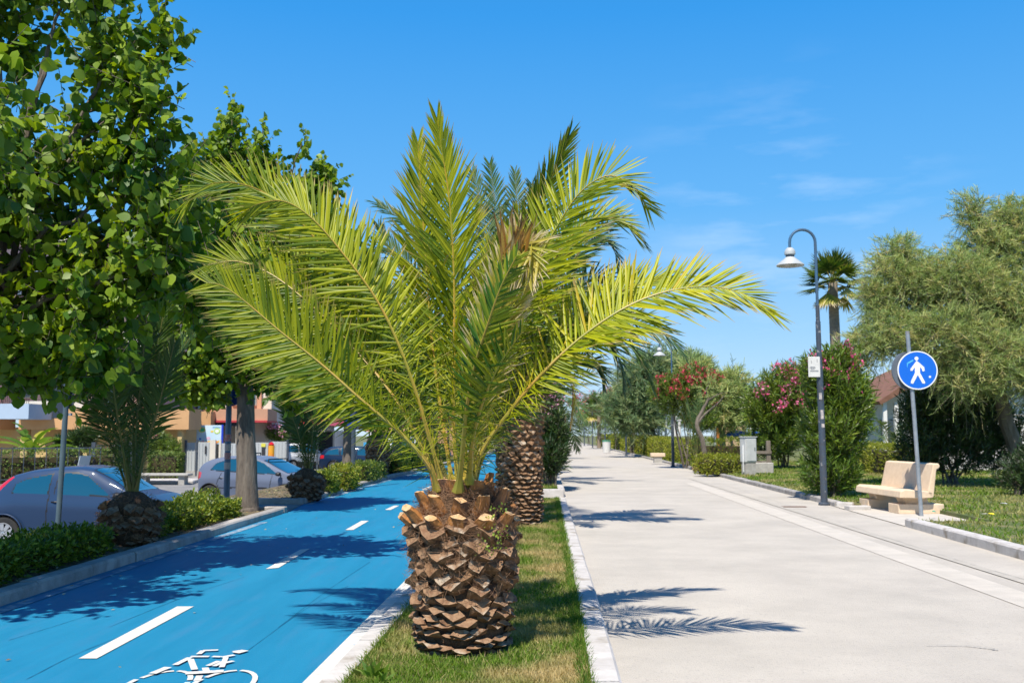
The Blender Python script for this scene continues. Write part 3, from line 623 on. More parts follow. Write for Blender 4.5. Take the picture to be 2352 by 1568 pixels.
# fronds traced from the photograph: pixel x, y and real distance of each rachis
UP = (0, -.25, 1)
FP = [
 # left upper, long arch
 dict(p=[(1018, 1122, 5.82), (985, 1000, 5.80), (935, 840, 5.80), (872, 700, 5.85), (790, 585, 5.90), (715, 500, 5.95), (650, 462, 6.00), (590, 470, 6.00), (560, 490, 6.00)], s=(.75, -.1, .62), L=.36, g=1, v=.25),
 # behind it, tip far left
 dict(p=[(1012, 1118, 5.90), (955, 960, 6.00), (880, 800, 6.15), (790, 640, 6.30), (700, 520, 6.40), (620, 450, 6.50), (540, 420, 6.55), (470, 428, 6.60), (425, 470, 6.60)], s=(.65, .0, .7), L=.36, v=.25),
 # middle left
 dict(p=[(1010, 1122, 5.86), (975, 1040, 5.90), (900, 905, 5.95), (800, 785, 6.05), (700, 688, 6.10), (620, 628, 6.15), (545, 600, 6.20), (478, 608, 6.20)], s=(.45, .05, .88), L=.35, v=.15, a=(70, 58, 25)),
 # lower left
 dict(p=[(1005, 1125, 5.75), (985, 1070, 5.70), (925, 1000, 5.70), (830, 918, 5.70), (740, 838, 5.75), (640, 758, 5.80), (560, 690, 5.85), (510, 656, 5.88), (478, 650, 5.90)], s=(.4, .0, .9), L=.35, v=.2, a=(70, 58, 28)),
 # centre, upright, two
 dict(p=[(1052, 1120, 5.95), (1042, 980, 6.05), (1043, 800, 6.2), (1042, 620, 6.35), (1032, 460, 6.45), (1014, 340, 6.5), (1004, 275, 6.5)], s=(1, 0, 0), L=.36, v=.5, a=(62, 48, 14)),
 dict(p=[(1040, 1118, 6.0), (1015, 960, 6.15), (992, 780, 6.35), (978, 600, 6.5), (968, 450, 6.62), (960, 330, 6.7)], s=(1, 0.1, 0), L=.34, v=.5, a=(62, 48, 16)),
 # right, upright
 dict(p=[(1065, 1120, 5.95), (1092, 980, 6.05), (1128, 820, 6.2), (1172, 670, 6.3), (1216, 540, 6.4), (1262, 420, 6.42), (1305, 318, 6.42)], s=(0.8, 0.4, -0.45), L=.33, v=.4, a=(60, 45, 14)),
 # right, high arch
 dict(p=[(1075, 1118, 5.85), (1100, 960, 5.85), (1150, 790, 5.85), (1205, 655, 5.85), (1268, 540, 5.84), (1330, 445, 5.82), (1395, 404, 5.8), (1450, 425, 5.78), (1488, 478, 5.76)], s=(-0.55, 0.45, 0.7), L=.33, v=.15, a=(66, 58, 30)),
 dict(p=[(1075, 1118, 6.05), (1120, 960, 6.2), (1175, 800, 6.35), (1245, 650, 6.45), (1310, 545, 6.5), (1370, 500, 6.52), (1430, 510, 6.54), (1460, 545, 6.55)], s=(-0.4, 0.5, 0.75), L=.31, v=.2),
 # right, long and low
 dict(p=[(1082, 1118, 5.78), (1108, 1035, 5.74), (1160, 958, 5.68), (1235, 868, 5.6), (1325, 782, 5.6), (1425, 712, 5.6), (1520, 672, 5.6), (1620, 658, 5.6), (1705, 674, 5.58), (1776, 722, 5.56)], s=(-0.3, 0.65, 0.8), L=.335, v=.1, a=(66, 62, 26), g=1, b=.35),
 dict(p=[(1085, 1110, 6.1), (1130, 1000, 6.3), (1200, 880, 6.5), (1290, 770, 6.7), (1390, 690, 6.85), (1480, 650, 6.95), (1570, 645, 7.0)], s=(-0.3, 0.4, 0.8), L=.33, v=.25),
 # centre front, stem in view, leaning forward
 dict(p=[(1052, 1128, 5.66), (1062, 1040, 5.55), (1072, 935, 5.42), (1092, 835, 5.3), (1122, 740, 5.2), (1150, 660, 5.12), (1185, 590, 5.05)], s=(1, -0.25, -0.2), L=.20, v=.5, a=(80, 62, 35), m=1, rag=.4, n=75),
 # broken frond, folded over at its tip
 dict(p=[(1075, 1118, 5.75), (1095, 960, 5.7), (1125, 800, 5.6), (1158, 680, 5.5), (1184, 590, 5.45), (1200, 563, 5.43), (1214, 580, 5.42), (1212, 640, 5.41)], s=(1, -0.2, 0.1), L=.27, v=.3, a=(50, 35, 22), m=1, rag=.15),
 # front, short
 dict(p=[(1078, 1108, 5.7), (1085, 1010, 5.55), (1112, 912, 5.4), (1150, 832, 5.28), (1200, 760, 5.2)], s=(0.6, 0.4, 0.4), L=.25, v=.5, a=(75, 60, 35), m=1, n=70, rag=.3),
 # fillers behind
 dict(p=[(1050, 1115, 6.1), (1075, 960, 6.4), (1100, 800, 6.7), (1120, 660, 6.95), (1128, 560, 7.1)], s=(1, 0, 0), L=.31, v=.3),
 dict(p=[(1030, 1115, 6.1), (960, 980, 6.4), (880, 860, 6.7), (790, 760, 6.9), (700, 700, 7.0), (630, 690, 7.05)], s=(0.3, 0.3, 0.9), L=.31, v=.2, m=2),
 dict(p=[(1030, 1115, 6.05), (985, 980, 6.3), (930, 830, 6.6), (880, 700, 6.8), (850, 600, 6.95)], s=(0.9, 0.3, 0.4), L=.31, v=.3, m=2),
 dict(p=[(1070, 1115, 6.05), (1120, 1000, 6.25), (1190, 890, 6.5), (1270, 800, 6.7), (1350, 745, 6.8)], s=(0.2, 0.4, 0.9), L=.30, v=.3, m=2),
 dict(p=[(1020, 1118, 5.95), (960, 1040, 6.20), (870, 950, 6.50), (770, 880, 6.80), (680, 840, 7.00), (610, 830, 7.10)], s=(0.3, 0.2, 0.9), L=.30, v=.3),
 dict(p=[(1060, 1110, 6.0), (1085, 930, 6.1), (1120, 760, 6.2), (1160, 620, 6.3), (1190, 500, 6.35)], s=(0.9, 0.2, -0.2), L=.28, v=.4),
]
for i, d in enumerate(FP):
    pts = [W(*q) for q in d['p']]
    mm = {0: FR, 1: HALF, 2: FRD}[d.get('m', 0)]
    if d.get('m') == 1: mm = FR if (1212, 640, 5.41) not in d['p'] else HALF
    frond(palm, PC, pts, d['s'], mm, RA if d.get('m', 0) != 2 else RAD, Lmax=d['L']*1.14, per=d.get('n', 132), vee=d['v'], ang=d.get('a', (72, 54, 22)), droop=.05, width=.0185, r0=.020, seed=i+1, base=d.get('b'), rag=d.get('rag', 0), start=.09)
# scorched upright tip leaves of the broken frond
rng = np.random.RandomState(2); n = 46; b0 = np.array(W(1178, 600, 5.47)); ax = np.array(W(1205, 490, 5.4))-b0; ln_ = np.linalg.norm(ax)
P = b0 + rng.randn(n, 3)*[.035, .02, .02]; D = nrm(ax/ln_ + rng.randn(n, 3)*[.28, .3, .12])
foliage_obj('scorched_leaflets', leaves(P, D, rng.randn(n, 3)*[1, .2, .1], ln_*(.7+.5*rng.rand(n)), .02, 'lance'), DRY, palm, PC)
n = 40; P = np.array(W(1205, 572, 5.42)) + rng.randn(n, 3)*[.035, .02, .015]; D = nrm(np.array([-.12, -.1, -1.])+rng.randn(n, 3)*[.32, .3, .1])
foliage_obj('drooping_leaflets', leaves(P, D, rng.randn(n, 3)*[1, .2, .1], .22*(.6+.6*rng.rand(n)), .017, 'lance'), HALF, palm, PC)
# young creeper growing on the stubs
lv = []
for (x, y) in [(1128, 1195), (1145, 1240), (1118, 1205), (1150, 1170), (1135, 1265), (1100, 1250), (1160, 1225)]:
    n = 14; p = np.array(W(x, y, 5.56)); lv.append(leaves(p + np.random.randn(n, 3)*.022, np.random.randn(n, 3)+[0, 0, .6], np.random.randn(n, 3), .018, .014, 'ovate'))
tag(foliage_obj('creeper', cat_lv(*lv), leafmat('creeper_leaf', (0.16, 0.26, 0.04), (0.34, 0.40, 0.06), trans=.3)), 'little pale green weed rooted among the cut stubs of the large palm', 'weed')

# ================================================================ RIGHT-HAND SIDE OF THE PROMENADE
random.seed(21); np.random.seed(21)
M_pole = mat('lamp_pole_paint', (0.05, 0.075, 0.11), (0.055, 0.06, 0.07), rough=.45, scale=9, c3=(0.30, 0.29, 0.28), s3=11, f3=(.62, .70), spec=.5)
M_polet = mat('lamp_pole_blue', (0.05, 0.13, 0.24), (0.06, 0.10, 0.15), rough=.4, scale=3, spec=.5)
M_shade = mat('lamp_shade_white', (0.46, 0.48, 0.48), (0.38, 0.40, 0.40), rough=.5, scale=7)
M_galv = mat('galvanised_steel', (0.36, 0.39, 0.42), (0.27, 0.30, 0.33), rough=.42, scale=12, metal=.35, c3=(0.30, 0.20, 0.14), s3=4, f3=(.66, .8))
M_lens = mat('lamp_lens', (0.35, 0.36, 0.36), rough=.3)
M_paper = mat('notice_paper', (0.66, 0.65, 0.62), (0.58, 0.57, 0.54), rough=.7, scale=20)
M_ink = mat('ink_grey', (0.28, 0.28, 0.29), rough=.7)
def street_lamp(base, H, detail=True, label='', lean=0.0, flip=-1):
    t = thing('street_lamp', label, 'street lamp', base, 0, 'curved street lamps along the promenade'); x, y, z = 0, 0, 0
    mb = MB(); mb.lathe([(.105, -.04), (.105, .03), (.075, .05)], n=16); mb.build('base_collar', M_pole, t, smooth=True)
    mb = MB(); s = H/5.0; lx = -lean
    def pz(zz): return (lx*zz, 0, zz)
    mb.tube([pz(0), pz(.5*H), pz(.502*H), pz(.66*H), pz(.662*H), pz(.72*H)], [.062, .056, .048, .045, .037, .035], 14); mb.build('pole', M_pole, t, smooth=True)
    mb = MB(); rr = .235*s; zc_ = H-rr; tx = lx*zc_; pts = [(lx*.72*H, 0, .72*H), (lx*.8*H, 0, .8*H), (tx, 0, zc_)]
    for i in range(1, 13):
        a = math.pi*i/12; pts.append((tx - rr + rr*math.cos(a), 0, zc_ + rr*math.sin(a)))
    pts.append((tx-2*rr, 0, zc_-.10*s)); mb.tube(pts, .026*s, 10); mb.build('curved_arm', M_polet, t, smooth=True)
    hx = tx-2*rr; hz = zc_-.10*s
    h = MB(); h.lathe([(.012, .0), (.05, -.005), (.085, -.04), (.10, -.09), (.098, -.13), (.075, -.135), (.075, -.145)], (hx, 0, hz), 24); hd = h.build('lamp_housing', M_shade, t, smooth=True)
    h = MB(); h.lathe([(.078, -.145), (.078, -.185)], (hx, 0, hz), 20); h.build('vent_ring', M_pole, hd)
    h = MB(); h.lathe([(.085, -.18), (.10, -.20), (.245, -.315), (.252, -.335), (.245, -.34), (.235, -.328), (.10, -.215), (.02, -.21)], (hx, 0, hz), 32, caps=False); h.build('lamp_shade', M_shade, t, smooth=True)
    h = MB(); h.lathe([(.12, -.24), (.115, -.32), (.08, -.345), (.01, -.352)], (hx, 0, hz), 20); h.build('lens', M_lens, t, smooth=True)
    return t
lb = GD(1889, 18.1, .0)
street_lamp(lb, 5.02, label='nearest curved street lamp with a white notice, beside the concrete bench', lean=.006)
for (px, D, ty, lab) in [(1545, 40, 778, 'second curved street lamp from the camera, in front of a red flowering oleander'),
                         (1438, 62, 858, 'third curved street lamp from the camera, before the blue-green tamarisk'),
                         (1390, 81, 891, 'fourth curved street lamp from the camera along the far kerb'),
                         (1361, 101, 912, 'fifth curved street lamp from the camera, small in the distance'),
                         (1342, 122, 926, 'farthest curved street lamp that can be seen along the promenade')]:
    b = GD(px, D, 0); street_lamp(b, 1.24+(1000-ty)/FPX*D, label=lab)
# notice on the lamp post
p = W(1871, 842, 18.0); p.y = 18.1-.075
t = thing('notice_board', 'small white printed notice strapped to the nearest street lamp post', 'notice', p)
mb = MB(); mb.box((0, 0, 0), (.215, .012, .37), bev=.004); mb.build('panel', M_paper, t)
mb = MB()
for (x0, z0, w_, h_) in [(-.05, .09, .012, .05), (.055, .11, .012, .06), (-.03, -.0, .09, .008), (-.03, -.02, .11, .008), (-.03, -.04, .07, .008), (.0, -.065, .15, .006), (.0, -.08, .15, .006)]:
    mb.box((x0, -.0085, z0), (w_, .002, h_))
mb.build('printed_text', M_ink, t)
mb = MB(); mb.box((0, .04, .08), (.13, .07, .012)); mb.box((0, .04, -.08), (.13, .07, .012)); mb.build('strap', M_galv, t)
# pale stickers on the lamp post
for z_, h_, a_ in ((1.95, .12, -.02), (1.62, .16, .0), (1.42, .07, .01)):
    mb = MB(); mb.box((a_+.0-.0115, 0-.0565, z_), (.05, .006, h_)); o = mb.build('sticker', mat('sticker_pale', (0.60, 0.52, 0.46), (0.25, 0.25, 0.27), rough=.7, scale=35), [q for q in C.objects if q.name == 'street_lamp'][0])

# pedestrian sign on its pole
sb = GD(2110, 15.6, .0)
t = thing('pedestrian_sign', 'round blue sign with a white walking figure on a grey pole beside the bench', 'road sign', sb)
M_sblue = mat('sign_blue', (0.005, 0.13, 0.62), rough=.35, spec=.5); M_swhite = mat('sign_white', (0.80, 0.80, 0.80), rough=.4); M_sgrey = mat('sign_back', (0.10, 0.12, 0.15), (0.14, 0.16, 0.19), rough=.5, scale=8)
mb = MB(); k = 15.6/FPX; top = 1.24+240*k; mb.tube([(0, 0, -.1), (-.055, 0, 1.5), (-.115, 0, top)], .031, 14); mb.build('pole', M_galv, t, smooth=True)
cz = 1.24+(1000-851)*k; cx = W(2105, 851, 15.6).x - sb.x
Md = Matrix.Rotation(R(-6), 3, 'Z') @ Matrix.Rotation(math.pi/2, 3, 'X')
def disc(nm, r, y0, y1, m, dx=0.0, rz=-6, prof=None):
    mb = MB(); M = Matrix.Rotation(R(rz), 3, 'Z') @ Matrix.Rotation(math.pi/2, 3, 'X'); mb.lathe(prof or [(.01, y0), (r, y0), (r, y1), (.01, y1)], (cx+dx, 0, cz), 48, M, caps=not prof); return mb.build(nm, m, t, smooth=True)
d = disc('sign_face', .292, .045, .062, M_sblue); disc('sign_rim', .30, .040, .0605, M_swhite, prof=[(.286, .0635), (.303, .0635), (.303, .038), (.286, .038), (.286, .0635)])
bp = disc('rear_sign', .30, -.075, -.055, M_sgrey, dx=-.085, rz=14)
mb = MB(); mb.box((cx, -.0, cz+.12), (.30, .05, .03)); mb.box((cx, -.0, cz-.12), (.30, .05, .03)); mb.build('bracket', M_galv, t)
# the walking figure: outline in the sign's own plane (units: sign radius .3)
def fig(px, py): return ((px-2105)*k/1.0, -(py-851)*k)
zz = lambda a, b: (1653.75+a*.30841, 735+b*.30841)   # zoomed-crop pixel -> picture pixel
out_ = [(1283, 272), (1296, 283), (1326, 312), (1328, 334), (1316, 338), (1311, 322), (1302, 310), (1300, 345), (1328, 402), (1326, 411), (1312, 409), (1287, 358), (1258, 411), (1245, 409), (1246, 396), (1271, 345), (1271, 312), (1257, 332), (1246, 334), (1246, 321)]
cxz, czz = 1287, 330; sc_ = .30*2/232
poly = [((a-cxz)*sc_, -(b-czz)*sc_) for a, b in out_]
Mr = Matrix.Rotation(R(-6), 3, 'Z')
fn = lambda a, b, d_: Mr @ Vector((a, -d_, b)) + Vector((cx, 0, cz))
mb = MB(); mb.prism(poly, fn, .0625, .0655); hp = [(.0001+(1283-cxz)*sc_+.030*math.cos(q*math.pi/10), -(259-czz)*sc_+.030*math.sin(q*math.pi/10)) for q in range(20)]; mb.prism(hp, fn, .0625, .0655)
mb.build('walking_figure', M_swhite, t)
mb = MB(); hp = [((1357-cxz)*sc_+.017*math.cos(q*math.pi/8), -(370-czz)*sc_+.017*math.sin(q*math.pi/8)) for q in range(16)]; mb.prism(hp, fn, .0625, .0650); mb.build('white_sticker', M_swhite, t)
mb = MB()
for pl in ([(1262, 266), (1266, 272), (1238, 288), (1228, 284)], [(1226, 285), (1232, 287), (1229, 312), (1227, 312)]): mb.prism([((a-cxz)*sc_, -(b-czz)*sc_) for a, b in pl], fn, .0625, .0640)
mb.build('scratch', mat('scratch_cyan', (0.10, 0.50, 0.75), rough=.6), t)

# concrete bench: two plinths, feet, seat slab, leaning back with rolled top
M_bench = mat('bench_concrete', (0.74, 0.57, 0.40), (0.66, 0.50, 0.34), rough=.85, scale=12, bump=.25, bscale=80, c3=(0.60, 0.48, 0.36), s3=4, f3=(.58, .74))
BC = Vector((6.52, 16.85, 0)); brz = R(-88)
bench = thing('concrete_bench', 'cream concrete bench with high leaning back, standing behind the round blue sign', 'bench', BC, brz)
# local frame: x along the seat, -y is the front
hw = .93
def bprism(poly, x0, x1, nm, m=M_bench, bev=.012):
    mb = MB(); mb.prism(poly, lambda a, b, d_: Vector((d_, a, b)), x0, x1); o = mb.build(nm, m, bench)
    md = o.modifiers.new('bevel', 'BEVEL'); md.width = bev; md.segments = 2; return o
bprism([(-.42, .26), (-.40, .36), (-.34, .39), (.02, .365), (.12, .35), (.10, .26), (-.06, .25)], -hw, hw, 'seat')
bprism([(.03, .33), (.14, .79), (.22, .805), (.25, .77), (.24, .73), (.19, .70), (.13, .27), (.10, .255)], -hw, hw, 'backrest', bev=.02)
for sx_ in (-1, 1):
    bprism([(-.24, .15), (-.28, .262), (.10, .257), (.14, .15)], sx_*.58-.16, sx_*.58+.16, 'leg')
    bprism([(-.40, .0), (-.40, .155), (.34, .155), (.34, .0)], sx_*.62-.20, sx_*.62+.20, 'plinth')

# drain slot
mb = MB(); a = G(1808, 1163); mb.box((a.x+.12, a.y, -.001), (.42, .13, .01)); tag(mb.build('drain_grate', mat('rusty_iron', (0.10, 0.055, 0.035), (0.16, 0.09, 0.06), rough=.9, scale=20)), 'narrow rusty drain grate in the promenade near the lamp post', 'drain grate')

# electrical cabinet
cb = GD(1718, 30.0, .06); k = 30/FPX
t = thing('utility_cabinet', 'pale grey metal utility cabinet on a concrete pedestal beside the lawn', 'utility cabinet', cb)
M_cab = mat('cabinet_paint', (0.55, 0.56, 0.55), (0.47, 0.48, 0.47), rough=.55, scale=6); M_conc = mat('old_concrete', (0.44, 0.42, 0.38), (0.33, 0.31, 0.28), rough=.92, scale=7, bump=.4)
mb = MB(); mb.box((0, 0, .19), (.33, .28, .42), R(18), bev=.01); mb.build('pedestal', M_conc, t)
mb = MB(); mb.box((0, 0, .76), (.38, .32, .74), R(18), bev=.015); b_ = mb.build('cabinet_body', M_cab, t)
mb = MB(); Mz = Matrix.Rotation(R(18), 3, 'Z'); mb.box(Mz @ Vector((.01, -.166, .76)), (.31, .012, .66), R(18), bev=.004); dd = mb.build('door', M_cab, t)
mb = MB(); mb.box(Mz @ Vector((.12, -.176, .78)), (.02, .012, .10), R(18)); mb.build('handle', M_pole, dd)
mb = MB(); mb.box((0, 0, 1.14), (.42, .36, .025), R(18), bev=.006); mb.build('roof_plate', M_cab, t)
mb = MB(); mb.tube([Mz @ Vector((-.205, -.05, .9)), Mz @ Vector((-.21, -.05, .4)), Mz @ Vector((-.19, -.02, .1))], .018, 6); mb.build('cable_duct', M_swhite, t)
fb = GD(1750, 31.5, .06); t = thing('wooden_post_fence', 'short piece of weathered wooden rail fence on a concrete block by the cabinet', 'fence', fb)
mb = MB(); mb.box((0, 0, .17), (.62, .3, .34), bev=.02); mb.build('concrete_block', M_conc, t)
M_wood = mat('weathered_wood', (0.25, 0.21, 0.17), (0.16, 0.13, 0.10), rough=.9, scale=9, stretch=(1, 1, .2))
mb = MB(); mb.box((.18, -.05, .63), (.13, .10, .78), bev=.008); mb.build('post', M_wood, t); mb = MB(); mb.box((-.1, -.11, .66), (.72, .04, .09)); mb.build('rail', M_wood, t); mb = MB(); mb.box((-.1, -.11, .36), (.72, .04, .07)); mb.build('rail', M_wood, t)

# ---- hedges
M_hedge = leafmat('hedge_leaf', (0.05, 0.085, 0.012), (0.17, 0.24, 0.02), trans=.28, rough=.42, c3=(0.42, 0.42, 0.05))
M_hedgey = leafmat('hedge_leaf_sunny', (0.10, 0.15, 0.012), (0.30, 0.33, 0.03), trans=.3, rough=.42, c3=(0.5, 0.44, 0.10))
M_core = mat('hedge_twigs', (0.035, 0.035, 0.012), (0.07, 0.05, 0.025), rough=1, scale=30)
def hedge(pts, wd, h, label, n=900, m=None, leaf=.045, z0=.05, group=None, rough_=.07, name='box_hedge', per=5):
    """hedge along a line of ground points; n shoots per metre"""
    pts = [Vector((p[0], p[1], 0)) for p in pts]; t = thing(name, label, 'hedge', (pts[0].x, pts[0].y, z0), 0, group); off = Vector((pts[0].x, pts[0].y, z0))
    Ps = []; Ds = []
    for q, q2 in ((0, 1), (-1, -2)):
        k = int(n*wd*h*1.2); e_ = pts[q]; uu = (pts[q]-pts[q2]).normalized(); nn_ = Vector((-uu.y, uu.x, 0)); r1 = (np.random.rand(k)-.5)*wd; r2 = np.random.rand(k)*h
        Ps.append(np.stack([e_.x+nn_.x*r1+uu.x*.03, e_.y+nn_.y*r1+uu.y*.03, z0+r2], 1)); Ds.append(np.array([uu.x, uu.y, .5])+np.random.randn(k, 3)*.5)
    mb = MB()
    for i in range(len(pts)-1):
        a, b = pts[i], pts[i+1]; d = b-a; ln = d.length; u = d/ln; nn = Vector((-u.y, u.x, 0)); mb.box((a+b)/2+Vector((0, 0, z0+h*.42)), (ln*.96, wd*.72, h*.80), math.atan2(d.y, d.x))
        k = int(n*ln); s = np.random.rand(k)*ln; face = np.random.rand(k); r = np.random.rand(k)
        ar = wd+2*h; top = face < wd/ar; left = (~top) & (np.random.rand(k) < .5)
        o = np.where(top, (r-.5)*wd, np.where(left, wd/2, -wd/2)); z = np.where(top, h, r*h)
        wob = np.array([mnoise.noise(Vector((a.x+u.x*q*2.2, a.y+u.y*q*2.2, zz_*2.5))) for q, zz_ in zip(s, z)])*rough_*1.6
        dep = np.random.rand(k)**1.5*.10
        o = np.where(top, o, o + np.sign(o)*(wob-dep)); z = np.where(top, z+wob-dep, z*.97)
        P = np.stack([a.x+u.x*s+nn.x*o, a.y+u.y*s+nn.y*o, z0+z], 1); D = np.where(top[:, None], [0, 0, 1.], np.stack([nn.x*np.sign(o), nn.y*np.sign(o), o*0+.6], 1)) + np.random.randn(k, 3)*.5
        Ps.append(P); Ds.append(D)
    mb.build('woody_core', M_core, t, off)
    LV, TW, _ = shoots(np.vstack(Ps), np.vstack(Ds), .08, per, leaf, leaf*.5, .9, 'ovate', twig=.002)
    foliage_obj('foliage', LV, m or M_hedge, t, off); return t

# ---- oleanders
M_ole = leafmat('oleander_leaf', (0.06, 0.125, 0.018), (0.18, 0.26, 0.03), trans=.22, rough=.36, c3=(0.34, 0.36, 0.04), spec=.5)
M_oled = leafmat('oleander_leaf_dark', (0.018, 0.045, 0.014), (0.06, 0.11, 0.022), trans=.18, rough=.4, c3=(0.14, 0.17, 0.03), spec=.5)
M_pink = leafmat('pink_petal', (0.75, 0.06, 0.22), (0.85, 0.22, 0.42), trans=.3, rough=.6, c3=(0.9, 0.5, 0.6), tcol=(1.1, .8, 1))
M_red = leafmat('red_petal', (0.70, 0.03, 0.10), (0.80, 0.12, 0.20), trans=.3, rough=.6, c3=(0.45, 0.12, 0.06), tcol=(1.1, .8, 1))
M_pale = leafmat('pale_pink_petal', (0.80, 0.35, 0.50), (0.85, 0.5, 0.62), trans=.3, rough=.6, tcol=(1.1, .9, 1))
M_bark = mat('bark_grey', (0.20, 0.165, 0.13), (0.11, 0.09, 0.07), rough=.95, scale=10, stretch=(1, 1, .3), bump=.8, bscale=30)
def oleander(base, ells, label, n=600, leaf=.13, m=None, flowers=60, fm=None, group=None, fl_lo=.35, stems=9, per=13, fsz=.03, wd=.19, name='oleander_bush', cat='bush', slen=.35, up=.9, fspread=.06, fper=9):
    base = Vector(base); t = thing(name, label, cat, base, 0, group)
    P, d = in_ell(ells, n, .45); D = d*.75 + np.array([0, 0, up]) + np.random.randn(n, 3)*.25
    P = P - nrm(D)*slen*.6
    k = P[:, 2] > base.z+.05; P = P[k]; D = D[k]; n = len(P)
    LV, TW, tips = shoots(P, D, slen, per, leaf, leaf*wd, .95, 'lance', whorl='gold', twig=leaf*.03, jit=.35, leafdroop=.08, var=np.random.rand(n)*.6+.15*(P[:, 2]-base.z > .8))
    foliage_obj('foliage', LV, m or M_ole, t, base)
    mb = MB()
    for i in range(stems):
        e = ells[i % len(ells)]; tp = Vector((e[0], e[1], e[2])) + Vector((random.uniform(-.6, .6)*e[3], random.uniform(-.6, .6)*e[4], random.uniform(-.2, .6)*e[5])); b = base + Vector((random.uniform(-.2, .2), random.uniform(-.2, .2), -.02)); md = (b+tp)/2 + Vector((random.uniform(-.15, .15), 0, .2))
        limb(mb, [b, md, tp], .028, .008, 5, 8)
    o = mb.build('stems', M_bark, t, base)
    V, F = TW; link('twigs', fast_mesh('twigs', V, [F]), M_bark, o, base)
    if flowers:
        hh = tips[:, 2]; c = np.argsort(-(hh - .9*tips[:, 1] + np.random.rand(n)*np.ptp(hh)*(1-fl_lo)))[:int(flowers*1.6)]; c = np.random.choice(c, min(flowers, len(c)), replace=False); T = tips[c]
        i = np.repeat(np.arange(len(T)), fper); Pf = T[i]+np.random.randn(len(i), 3)*fspread; A = np.random.randn(len(i), 3)+[0, -.4, .5]
        LF = leaves(Pf, A, np.random.randn(len(i), 3), fsz*1.3, fsz*1.2, 'petal'); LF2 = leaves(Pf, np.random.randn(len(i), 3)+[0, -.5, .3], np.random.randn(len(i), 3), fsz*1.3, fsz*1.2, 'petal')
        foliage_obj('flowers', cat_lv(LF, LF2), fm or M_pink, t, base, kind='stuff')
    return t
g_ = GD(1915, 19.6, .06); D = 19.6
oleander(g_, [E(1905, 1090, D, 62, 60, 50), E(1915, 990, D+.1, 72, 65, 80), E(1925, 900, D+.2, 70, 60, 70), E(1890, 860, D+.1, 48, 45, 50), E(1955, 930, D, 45, 45, 60), E(1930, 835, D+.3, 40, 40, 36)],
         'tall bright green oleander with a few pink flowers directly behind the nearest lamp post', n=2300, leaf=.14, flowers=32, fsz=.042, fspread=.06, fl_lo=-.4)
D = 36; g_ = GD(1795, D, .06)
oleander(g_, [E(1780, 1000, D, 70, 70, 55), E(1800, 930, D, 85, 80, 65), E(1755, 940, D, 52, 60, 55), E(1840, 890, D, 50, 55, 60), E(1800, 880, D, 50, 50, 40)],
         'broad oleander with many pink flower heads, left of the tallest one by the lamp', n=2100, leaf=.19, slen=.45, flowers=62, fm=M_pink, fsz=.06, fspread=.09, fl_lo=-.1)
D = 38; g_ = GD(1575, D, .06)
oleander(g_, [E(1605, 955, D, 40, 50, 40), E(1560, 905, D, 68, 60, 50), E(1600, 880, D, 55, 50, 42), E(1530, 895, D, 36, 40, 30)],
         'round oleander covered in red-pink flowers behind the second lamp post', n=1700, leaf=.15, flowers=150, fm=M_red, fsz=.05, fl_lo=-.6, fper=8)
D = 24; g_ = GD(2180, D, .06)
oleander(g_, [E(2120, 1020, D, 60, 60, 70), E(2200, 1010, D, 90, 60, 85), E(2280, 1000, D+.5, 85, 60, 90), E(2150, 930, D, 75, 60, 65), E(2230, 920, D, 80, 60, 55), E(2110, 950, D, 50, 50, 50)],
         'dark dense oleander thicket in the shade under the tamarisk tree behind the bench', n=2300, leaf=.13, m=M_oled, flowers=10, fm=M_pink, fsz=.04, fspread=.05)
D = 20; g_ = GD(2345, D, .06)
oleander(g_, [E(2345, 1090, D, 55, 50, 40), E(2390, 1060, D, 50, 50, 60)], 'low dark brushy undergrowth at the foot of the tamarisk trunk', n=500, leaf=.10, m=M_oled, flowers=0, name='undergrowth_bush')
# far oleanders and bushes along the right kerb
far_ = [(1452, 66, 45, 930, 'pinkish', 'far oleander with red flowers left of the third lamp post', M_red, 60), (1418, 84, 34, 925, '', 'far oleander behind the fourth lamp post with faded red flowers', M_red, 50),
        (1385, 104, 30, 935, '', 'far oleander beyond the fifth lamp post, reddish at the top', M_red, 40), (1352, 125, 30, 940, '', 'small far oleander near the end of the promenade on its right side', M_red, 40),
        (1330, 150, 26, 945, '', 'pale green bush at the far right end of the promenade', M_red, 20)]
for px, D, r, cy, _, lab, fm, nf in far_:
    g_ = GD(px, D, .06); oleander(g_, [E(px, cy+25, D, r*1.1, r, 42), E(px-8, cy, D, r, r, 34), E(px+14, cy+5, D, r*.8, r, 38)], lab, n=520, leaf=.24, flowers=nf, fm=fm, fsz=.11, stems=4, per=9, slen=.6, fspread=.16, group='far oleanders by the promenade')

# hedges on the right
G_ = 'low hedges beside the promenade'
hedge([GD(1618, 30.5), GD(1692, 32)], .7, .52, 'low ball-like yellow-green hedge clump left of the utility cabinet', n=420, m=M_hedgey, group=G_, leaf=.05, rough_=.12)
hedge([GD(1602, 37), GD(1720, 35.5)], .9, 1.0, 'clipped hedge behind the yellow-green clump and the cabinet', n=330, group=G_, leaf=.055)
hedge([(PR(43)+.9, 43), (PR(49)+.8, 49)], .9, .95, 'clipped hedge block beside the second lamp post', n=300, m=M_hedgey, group=G_, leaf=.06)
hedge([(PR(50.5)+.9, 50.5), (PR(59)+.8, 59)], 1.0, 1.05, 'long clipped hedge block between second and third lamp posts', n=230, m=M_hedgey, group=G_, leaf=.065)
hedge([(PR(64)+1, 64), (PR(80)+1, 80)], 1.2, 1.1, 'clipped hedge block beyond the third lamp post', n=120, m=M_hedgey, group=G_, leaf=.09)
